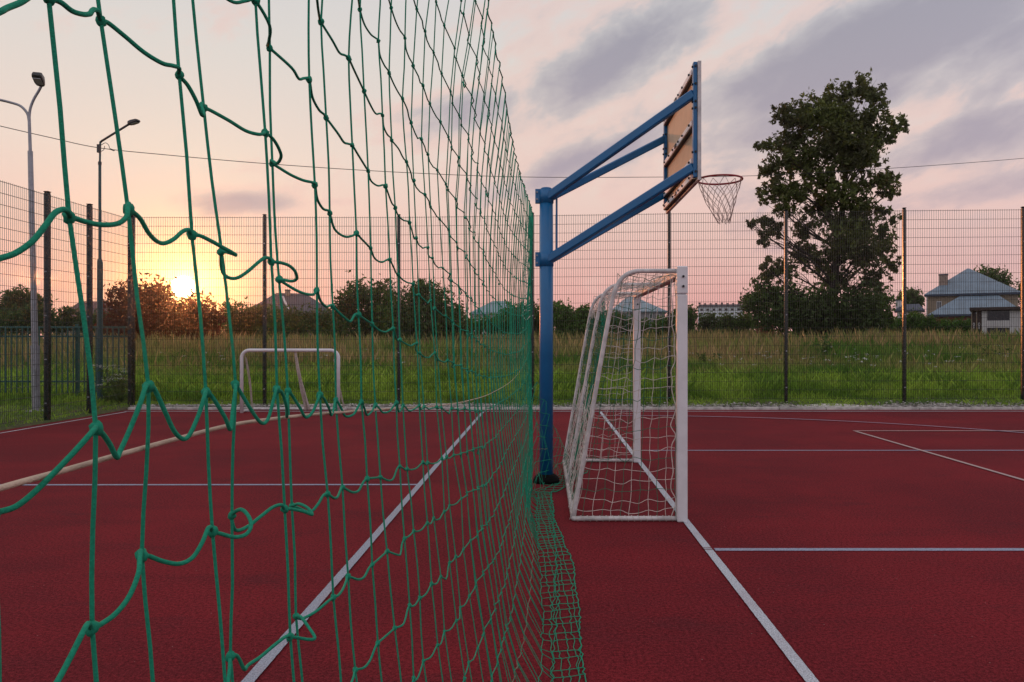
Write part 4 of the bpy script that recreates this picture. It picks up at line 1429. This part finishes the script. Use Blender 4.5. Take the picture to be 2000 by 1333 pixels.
bolt0 = MB().tube([(0, -0.006, 0), (0, 0.006, 0)], 0.011, 6).build('bolt', M['bolt'])
for yy in (YN, YFm):
    for zz in (3.02, 3.2, 3.6, 3.66, 3.82, 3.98):
        for dx_, dy_ in ((-0.024, -0.005), (0.0, -0.036)):
            o = bolt0.copy()
            COL.objects.link(o)
            o.name = 'bolt'
            o.parent = t
            o.location = Vector((BXm + dx_, yy + dy_, zz)) - BASE[t.name]
            if dx_ < -0.01:
                o.rotation_euler = (0, 0, math.pi / 2)
bpy.data.objects.remove(bolt0)
RC = Vector((1.80, 7.80, 3.135))
rim = MB().tube([RC + Vector((math.cos(q), math.sin(q), 0)) * 0.228 for q in np.linspace(0, 2 * math.pi, 41)], 0.0105, 8).build('rim', M['rim'], t, True)
MB().box(1.4205, 1.428, 7.70, 7.90, 3.04, 3.15).beam((1.428, 7.735, 3.128), (1.60, 7.735, 3.133), 0.012, 0.03).beam((1.428, 7.865, 3.128), (1.60, 7.865, 3.133), 0.012, 0.03).box(1.43, 1.575, 7.745, 7.855, 3.118, 3.124).build('rim_bracket', M['rim'], rim)
nb_ = MB()
NV, NL = 12, 6
def hoop_net(i, l):
    q = l / NL
    r = 0.222 * (1 - q) ** 0.9 + 0.058 * q
    a = 2 * math.pi * (i + 0.5 * (l % 2)) / NV
    c = RC + Vector((0.045 * q * q, 0.0, -0.43 * q - 0.012))
    return c + Vector((r * math.cos(a), r * math.sin(a), 0.012 * math.sin(3 * i + l)))
for i in range(NV):
    for sg in (0, 1):
        pth = []
        k = i
        for l in range(NL + 1):
            pth.append(hoop_net(k, l))
            if l % 2 == 0:
                k = k if sg else k - 1
            else:
                k = k + 1 if sg else k
        nb_.tube(pth, 0.0030, 4, False)
nb_.build('hoop_net', M['hoop_cord'], rim)

# ------------------------------------------------------------------ the green ball-stop net
RY = {'X': 4, 'Y': 3, 'Z': 2, 'A': 1, 'B': 0, 'C': -1, 'D': -2, 'E': -3, 'F': -4, 'G': -5}
meas = [  # distance, knots as the photograph shows them
    (0.370, dict(A=(-60, 50), B=(-35, 515), C=(-15, 1003), D=(0, 1460))),
    (0.430, dict(A=(95, -3), B=(135, 425), C=(187, 838), D=(180, 1228))),
    (0.497, dict(A=(197, 42), B=(250, 410), C=(290, 757), D=(277, 1085))),
    (0.571, dict(A=(350, 148), B=(375, 460), C=(402, 768), D=(415, 1040))),
    (0.632, dict(A=(398, 212), B=(433, 492), C=(460, 752), D=(453, 1008), E=(450, 1283))),
    (0.713, dict(Z=(499, 3), A=(518, 260), B=(530, 512), C=(541, 762), D=(556, 995), E=(567, 1245))),
    (0.785, dict(Z=(527, 95), A=(532, 320), B=(545, 547), C=(562, 765), D=(570, 990), E=(578, 1205))),
    (0.862, dict(Z=(604, 157), A=(615, 362), B=(619, 569), C=(625, 773), D=(640, 966), E=(651, 1168))),
    (0.965, dict(Y=(627, 44), Z=(637, 231), A=(644, 418), B=(650, 600), C=(656, 782), D=(669, 953), E=(680, 1127), F=(694, 1310))),
    (1.040, dict(Y=(681, 115), Z=(688, 285), A=(696, 457), B=(700, 616), C=(706, 786), D=(717, 936), E=(727, 1104), F=(738, 1257))),
    (1.175, dict(X=(703, 20), Y=(711, 179), Z=(719, 335), A=(724, 486), B=(727, 634), C=(733, 792), D=(743, 933), E=(756, 1078), F=(771, 1228))),
    (1.255, dict(X=(739, 81), Y=(747, 226), Z=(753, 365), A=(761, 508), B=(768, 643), C=(774, 788), D=(781, 912), E=(790, 1053), F=(800, 1183), G=(808, 1325))),
    (1.360, dict(X=(760, 144), Y=(765, 275), Z=(772, 407), A=(778, 538), B=(781, 665), C=(787, 793), D=(795, 917), E=(808, 1038), F=(820, 1169), G=(827, 1292))),
    (1.468, dict(X=(786, 194), Y=(794, 317), Z=(800, 436), A=(807, 556), B=(814, 672), C=(819, 793), D=(826, 904), E=(835, 1023), F=(843, 1141), G=(855, 1261))),
    (1.565, dict(X=(803, 241), Y=(808, 354), Z=(813, 466), A=(818, 577), B=(820, 691), C=(828, 795), D=(835, 905), E=(847, 1013), F=(861, 1127), G=(868, 1234))),
    (1.650, dict(X=(823, 273), Y=(830, 381), Z=(836, 485), A=(841, 588), B=(849, 690), C=(853, 796), D=(863, 896), E=(868, 1000), F=(878, 1100))),
    (1.750, dict(X=(836, 303), Y=(841, 405), Z=(845, 505), A=(849, 603), B=(855, 703), C=(862, 797), D=(872, 893), E=(878, 988), F=(890, 1087), G=(899, 1187))),
    (1.850, dict(X=(854, 333), Y=(859, 429), Z=(865, 525), A=(871, 618), B=(874, 705), C=(882, 799), D=(886, 890), E=(901, 975), F=(905, 1074), G=(917, 1165))),
]
VTOP, VBOT = 10, -16


def lerp_tab(x, tab):
    return float(np.interp(x, [a for a, _ in tab], [b for _, b in tab]))


ZB = [(0.3, 1.55), (0.71, 1.55), (1.04, 1.511), (1.47, 1.47), (1.85, 1.4275), (2.76, 1.36), (3.6, 1.30), (5.0, 1.245), (6.0, 1.255), (6.8, 1.33), (7.25, 1.42), (9, 1.42)]
SPD = [(0.3, 0.12), (1.0, 0.121), (1.85, 0.128), (3.0, 0.142), (5.0, 0.142), (7.2, 0.138)]
XT = [(0.0, 0.0), (0.22, -0.11), (0.36, -0.15), (0.6, -0.18), (0.77, -0.208), (1.0, -0.235), (1.3, -0.262), (1.85, -0.266), (2.2, -0.25), (2.66, -0.192), (2.9, -0.18)]


def ztop(Y):
    zb = lerp_tab(Y, ZB)
    q = min(1, max(0, (Y - 1.85) / 0.75))
    return (zb + 1.175) * (1 - q) + 2.66 * q


def net_point(Y, v, nz=0.0):
    zb = lerp_tab(Y, ZB)
    if v >= 0:
        z = zb + v * (ztop(Y) - zb) / VTOP
    else:
        z = zb + v * lerp_tab(Y, SPD)
    floor_x = lerp_tab(Y, [(0, 0.03), (3.28, 0.007), (5.2, -0.03), (7.2, -0.12), (8.8, 0.1)])
    far = min(1.0, max(0.0, (Y - 4.6) / 2.6))
    far = far * far * (3 - 2 * far)
    if z > 0.006:
        X = lerp_tab(z, XT)
        if z < 0.6:
            X += floor_x * (1 - z / 0.6)
        X = X * (1 - far) + far * (-0.135 + 0.02 * math.sin(z * 3.0))
    else:
        ex = -z / lerp_tab(Y, SPD)
        X0 = floor_x * (1 - far) + far * -0.10
        X = X0 + ex * 0.027 + 0.014 * math.sin(Y * 2.1 + v * 1.3) + 0.006 * math.sin(Y * 7.3 + v * 2.9)
        z = 0.006 + 0.004 * abs(math.sin(v * 2 + Y * 5))
    return Vector((X + nz, Y, z))


rs = random.Random(17)
strands = []     # each: dict row -> point
for Yb in (-0.5, -0.4, -0.31, -0.22, -0.13, -0.04, 0.05, 0.14, 0.22, 0.30):
    strands.append((Yb, {v: net_point(max(Yb, 0.3), v, rs.uniform(-.006, .006)) + Vector((0, Yb - max(Yb, 0.3), rs.uniform(-.008, .008))) for v in range(VBOT, VTOP + 1)}))
N0 = len(strands)
for Yd, kn in meas:
    P = {RY[k]: wp(p[0], p[1], Yd) for k, p in kn.items()}
    hi, lo = max(P), min(P)
    for v in range(lo, hi + 1):
        if v not in P:
            a, b = v, v
            while a not in P: a -= 1
            while b not in P: b += 1
            P[v] = P[a].lerp(P[b], (v - a) / (b - a))
    top_ref, low_ref = net_point(Yd, hi), net_point(Yd, lo)
    for v in range(hi + 1, VTOP + 1):
        q = net_point(Yd, v)
        P[v] = P[hi] + (q - top_ref) + Vector((rs.uniform(-.003, .003), 0, 0))
        if hi <= 1 and v <= hi + 3 and hi - 1 in P:
            P[v].x = P[hi].x + (P[hi].x - P[hi - 1].x) * 0.8 * (v - hi)
    for v in range(lo - 1, VBOT - 1, -1):
        q = net_point(Yd, v)
        n_ = P[lo] + (q - low_ref)
        n_.z = max(n_.z, 0.006)
        P[v] = n_
    strands.append((Yd, P))
N1 = len(strands)
resid = {v: strands[-1][1][v] - net_point(1.85, v) for v in range(VBOT, VTOP + 1)}
Yc = 1.85
i = 0
while Yc < 7.22:
    i += 1
    stp = (0.125 if i % 2 else 0.078) if Yc < 5.2 else (0.085 if i % 2 else 0.055)
    Yc += stp * rs.uniform(0.88, 1.12)
    zig = (0.0032 if i % 2 else -0.0032)
    P = {}
    ph, am = rs.uniform(0, 6.28), rs.uniform(0, 0.004)
    hi_lean = rs.uniform(-0.012, 0.012) if 1.9 < Yc < 3.2 else rs.uniform(-0.004, 0.004)
    for v in range(VBOT, VTOP + 1):
        p = net_point(Yc, v, zig + am * math.sin(v * 0.5 + ph) + rs.uniform(-.002, .002) + hi_lean * max(0, (v - 2)) / 8)
        # hanging rows keep drifting a little away from the camera towards the floor
        p.y += 0.05 * max(0, -v - 1) / 6 * min(1, Yc / 3) + rs.uniform(-.006, .006)
        if p.z > 0.02:
            rw = max(0.0, 1 - (Yc - 1.85) / 1.1)
            p.x += resid[v].x * rw
            p.z += resid[v].z * rw
            p.z += rs.uniform(-.004, .004)
        P[v] = p
    strands.append((Yc, P))
N2 = len(strands)
# the far end is gathered round behind the blue post, low down
for k in range(12):
    q = (k + 1) / 12
    Ye = 7.25 + 1.35 * q
    top_v = -3 - int(5 * q)
    P = {}
    for v in range(VBOT, top_v + 1):
        zz = max(0.008, (v + 11.2) * 0.135 * (1 - 0.35 * q))
        xx = -0.13 + 0.36 * q + (0.05 * (-11.2 - v) if v < -11.2 else 0) + 0.03 * math.sin(v * 1.7 + k)
        P[v] = Vector((xx + rs.uniform(-.01, .01), Ye + rs.uniform(-.02, .02), zz))
    strands.append((Ye, P))

net = thing('ball_stop_net', (-0.2, 3.5, 0), 'long green knotted ball stop net hanging from foreground towards blue post', 'net')
CR = 0.00138


def rope_z(Y):
    return lerp_tab(Y, [(0.3, 1.404), (0.64, 1.405), (0.86, 1.391), (1.25, 1.363), (1.84, 1.318), (3.4, 1.243), (5, 1.235), (7.3, 1.26)])


def wv(px, py, s0, s1, q):
    Y = strands[N0 + 1 + s0][0] * (1 - q) + strands[N0 + 1 + s1][0] * q
    return wp(px, py, Y)


OV = {  # (row, left strand): the wandering of the cord between two knots, as the photograph shows it
    (1, -1): [(-10, 25), (0, 17), (25, 6), (50, -8), (75, -10)],
    (1, 0): [(112, 5), (130, 22), (150, 29), (163, 28), (172, 20), (186, 23)],
    (1, 1): [(205, 45), (235, 72), (270, 103), (305, 124), (328, 129), (345, 134)],
    (1, 2): [(362, 167), (375, 197), (384, 224), (388, 224), (386, 209), (390, 203)],
    (1, 3): [(405, 216), (440, 237), (470, 256), (495, 263), (510, 262)],
    (1, 4): [(529, 272), (538, 292), (541, 308), (534, 320), (526, 314)],
    (1, 5): [(535, 325), (560, 342), (585, 353), (605, 357)],
    (0, -1): [(-5, 505), (20, 495), (50, 472), (75, 440), (95, 416), (115, 410), (130, 418)],
    (0, 0): [(140, 427), (160, 435), (185, 440), (215, 438), (235, 425), (241, 405), (247, 399)],
    (0, 1): [(257, 416), (268, 430), (280, 455), (295, 472), (310, 476), (330, 468), (350, 453), (365, 450)],
    (0, 2): [(385, 461), (405, 472), (425, 484), (440, 492), (453, 499), (446, 495)],
    (0, 3): [(429, 500), (427, 525), (433, 540), (450, 545), (470, 535), (495, 515), (510, 505), (522, 505)],
    (0, 4): [(538, 513), (555, 518), (568, 530), (572, 545), (564, 550), (552, 548)],
    (0, 5): [(548, 552), (570, 567), (590, 575), (608, 576)],
    (-1, -1): [(-5, 1000), (20, 990), (50, 965), (90, 925), (130, 885), (165, 850), (180, 838)],
    (-1, 0): [(195, 848), (205, 868), (216, 894), (221, 884), (240, 845), (265, 790), (280, 756)],
    (-1, 1): [(297, 760), (315, 805), (330, 842), (345, 858), (358, 852), (375, 820), (390, 784), (398, 766)],
    (-1, 2): [(408, 774), (430, 815), (440, 840), (446, 805), (455, 764)],
    (-1, 3): [(463, 762), (480, 795), (495, 820), (505, 828), (515, 820), (526, 790), (536, 762)],
    (-1, 4): [(546, 768), (552, 795), (553, 815), (556, 800)],
    (-1, 5): [(566, 772), (580, 798), (590, 816), (604, 806), (618, 780)],
    (-1, 6): [(629, 780), (637, 800), (641, 812), (648, 800)],
    (-2, -1): [(60, 1390), (95, 1338), (120, 1290), (150, 1235), (165, 1219)],
    (-2, 0): [(190, 1221), (215, 1200), (240, 1165), (258, 1120), (263, 1092), (270, 1077)],
    (-2, 1): [(287, 1087), (310, 1097), (340, 1102), (365, 1090), (385, 1060), (398, 1034), (408, 1031)],
    (-2, 2): [(425, 1043), (450, 1050), (470, 1045), (481, 1028), (477, 1008), (466, 996)],
    (-2, 3): [(455, 1036), (475, 1030), (500, 1010), (525, 992), (545, 987)],
    (-2, 4): [(563, 995), (585, 1000), (602, 1006), (594, 993), (580, 985)],
    (-2, 5): [(576, 992), (598, 1001), (614, 986), (627, 969)],
    (-3, 3): [(460, 1283), (470, 1308), (476, 1300), (500, 1284), (528, 1262), (555, 1244)],
    (-3, 4): [(575, 1246), (598, 1250), (607, 1246), (596, 1226), (584, 1206)],
    (-3, 5): [(585, 1209), (610, 1195), (635, 1176)],
}


def seg(v, i, P0, P1):
    """inner points of a cord between neighbouring knots"""
    s = i - (N0 + 1)
    if (v, s) in OV:
        pts = OV[(v, s)]
        m_ = len(pts)
        return [wv(px, py, s, s + 1, (k + 1) / (m_ + 1)) + Vector((0.004 * math.sin(3.14 * (k + 1) / (m_ + 1)), 0, 0)) for k, (px, py) in enumerate(pts)]
    d = (P1 - P0).length
    sl = math.sqrt(max(0.0, 0.122 ** 2 - d * d)) * (0.20 if s < 6 else 0.12 if s < 34 else 0.09)
    if s >= 6 and rs.random() < 0.12:
        sl *= 2.0
    if P0.z < 0.02 or P1.z < 0.02:
        sl = 0
    if v == -1 and 0 <= s <= 14:
        mid = P0.lerp(P1, 0.55)
        mid.z = rope_z(mid.y) - 0.004
        m1 = P0.lerp(P1, 0.36)
        m2 = P0.lerp(P1, 0.66)
        m1.z = m2.z = rope_z(mid.y) - 0.004
        return [P0.lerp(m1, 0.5) + Vector((0, 0, 0.001)), m1, m2, m2.lerp(P1, 0.5)]
    k1, k2 = rs.uniform(0.5, 1.3), rs.uniform(0.3, 1.0)
    jx = rs.uniform(-0.012, 0.012) * min(1, sl / 0.02)
    a = P0.lerp(P1, 0.3) + Vector((jx, 0, -sl * 0.8 * k1))
    b = P0.lerp(P1, 0.6) + Vector((jx * 0.5, 0, -sl * 0.95 * k1))
    c = P0.lerp(P1, 0.85) + Vector((0, 0, -sl * 0.30 * k2))
    if P0.z < 0.02:
        lay = rs.uniform(-0.008, 0.008)
        a.x += lay
        c.x -= lay
        a.z = b.z = c.z = 0.006
    return [a, b, c]


# vertical cords, one part each
for i, (Ys, P) in enumerate(strands):
    vs = sorted(P)
    near = N0 <= i < N0 + 14
    pts = []
    for a, b in zip(vs, vs[1:]):
        p0, p1 = P[a], P[b]
        pts.append(p0)
        if near:
            m_ = p0.lerp(p1, 0.5) + Vector((rs.uniform(-.0012, .0012), 0, 0))
            pts.append(m_)
    pts.append(P[vs[-1]])
    if near:
        pts = catmull(pts, 2)
    MB().tube(pts, CR * (0.96 if near else 0.98 + 0.8 * min(1, max(0, (Ys - 1.6) / 4))), 8 if near else 5).build('vertical_cord', M['net_green'], net, True)
# horizontal cords, one part per row
for v in range(VBOT, VTOP + 1):
    pts = []
    runs = []
    for i, (Ys, P) in enumerate(strands):
        if v not in P:
            continue
        if pts and (v in strands[i - 1][1]):
            fine = N0 <= i < N0 + 12
            inner = seg(v, i - 1, strands[i - 1][1][v], P[v])
            pts += inner
        pts.append(P[v])
    first = pts[:]
    # smooth finely where the net is close to the eye, coarsely further on
    cut = next((k for k, p in enumerate(first) if p.y > 1.5), len(first) - 1)
    sm_ = catmull(first[:cut + 1], 5)
    sm_ = sm_[:-1] + catmull(first[cut:], 1)
    thick = 1.1 if v not in (VTOP, VBOT) else 1.6
    rr = [CR * (1.16 if p.y < 1.2 else 1.10 + 0.75 * min(1, max(0, (p.y - 1.6) / 4))) * thick / 1.1 for p in sm_]
    MB().tube(sm_, rr, 7).build('horizontal_cord', M['net_faded'] if v in (-8,) else M['net_green'], net, True)


# knots
def knot_mesh(name, seed):
    bm = bmesh.new()
    bmesh.ops.create_icosphere(bm, subdivisions=2, radius=1.0)
    r_ = random.Random(seed)
    for w_ in bm.verts:
        n_ = w_.co.normalized()
        k = 1 + 0.16 * math.sin(5 * n_.x + seed) * math.sin(4 * n_.z + 2 * seed) + 0.10 * math.sin(9 * n_.y + 6 * n_.z)
        w_.co = Vector((n_.x * 0.92 * k, n_.y * 0.92 * k, n_.z * 1.12 * k))
    me = bpy.data.meshes.new(name)
    bm.to_mesh(me)
    bm.free()
    me.materials.append(M['net_green'])
    me.polygons.foreach_set('use_smooth', [True] * len(me.polygons))
    return me


km = [knot_mesh('knot', s_) for s_ in (1, 2, 3)]
allk = []
for i, (Ys, P) in enumerate(strands):
    for v, p in P.items():
        q = (p.x * F / p.y + PX0, PY0 - (p.z - H) * F / p.y) if p.y > 0.2 else (-999, -999)
        vis = -40 < q[0] < 2040 and -40 < q[1] < 1375
        allk.append((not vis, p.length if vis else 99, p, v))
allk.sort(key=lambda a: (a[0], a[1]))
rest = MB()
for k, (nv, d_, p, v) in enumerate(allk):
    if k < 290 and not nv:
        o = link('knot', km[k % 3], net, p)
        s_ = 0.0038 * rs.uniform(0.88, 1.12)
        o.scale = (s_, s_, s_)
        o.rotation_euler = (rs.uniform(-.4, .4), rs.uniform(-.4, .4), rs.uniform(0, 6.28))
    elif p.y > 0.2:
        r_ = 0.0042
        rest.add([p + Vector(q) * r_ for q in ((1, 0, 0), (-1, 0, 0), (0, 1, 0), (0, -1, 0), (0, 0, 1.2), (0, 0, -1.2))],
                 [(0, 2, 4), (2, 1, 4), (1, 3, 4), (3, 0, 4), (2, 0, 5), (1, 2, 5), (3, 1, 5), (0, 3, 5)])
tag(rest.build('far_knots', M['net_green'], net), kind='stuff')

# cream rope threaded through one row
rp = []
for px, py, xx in ((-420, 1070, -.268), (-160, 1000, -.268), (0, 951, -.268), (110, 921, -.268), (220, 890, -.268), (330, 860, -.268), (440, 832, -.268), (520, 820, -.267), (600, 811, -.266), (680, 805, -.265), (750, 800, -.264),
                   (855, 793, -.26), (915, 783, -.252), (960, 768, -.242), (999, 744, -.222), (1020, 718, -.20), (1029, 700, -.172)):
    Yd = xx * F / (px - PX0)
    rp.append(wp(px, py, Yd) + Vector((0.003, 0, 0)))
rpp = catmull(rp, 6)
MB().tube(rpp, [0.0017 if p.y < 2 else max(0.0009, 0.0017 - 0.00018 * (p.y - 2)) for p in rpp], 8).build('threaded_rope', M['rope_cream'], net, True)
# gathered far edge: a bundle of cords with pale lacing loops
mb = MB()
for k in range(7):
    q = [Vector((-0.138 + rs.uniform(-.012, .012) + 0.01 * math.sin(z_ * 4 + k), 7.26 + rs.uniform(-.02, .02), z_)) for z_ in np.linspace(0.02, 2.66, 14)]
    mb.tube(catmull(q, 2), 0.003, 5)
mb.build('edge_bundle', M['net_green'], net, True)
mb = MB()
for k in range(16):
    z_ = 2.62 - k * 0.055
    mb.tube(catmull([(-0.145, 7.22, z_), (-0.19 + rs.uniform(-.02, .02), 7.0, z_ - 0.06), (-0.17, 6.9, z_ - 0.10 + rs.uniform(-.03, .02)), (-0.14, 7.24, z_ - 0.08)], 4), 0.003, 4)
mb.build('lacing_cord', M['goal_cord'], net, True)
print('strands', len(strands), 'tris', sum(len(o.data.loop_triangles) if o.data.loop_triangles else len(o.data.polygons) for o in bpy.data.objects if o.type == 'MESH'))

# ------------------------------------------------------------------ thin haze volume added to give the red glow towards the sun
hm = bpy.data.materials.new('glow_haze')
hm.use_nodes = True
hm.node_tree.nodes.clear()
ht = NT(hm.node_tree)
pv = ht.new('ShaderNodeVolumePrincipled')
pv.inputs['Color'].default_value = (0.95, 0.93, 0.92, 1)
pv.inputs['Density'].default_value = 0.00032
pv.inputs['Anisotropy'].default_value = 0.955
ho = ht.new('ShaderNodeOutputMaterial')
hm.node_tree.links.new(pv.outputs[0], ho.inputs['Volume'])
hz_ = MB().box(-262, 262, -62, 305, -1.6, 26.0).build('added_glow_haze', hm)
tag(hz_, kind='stuff')
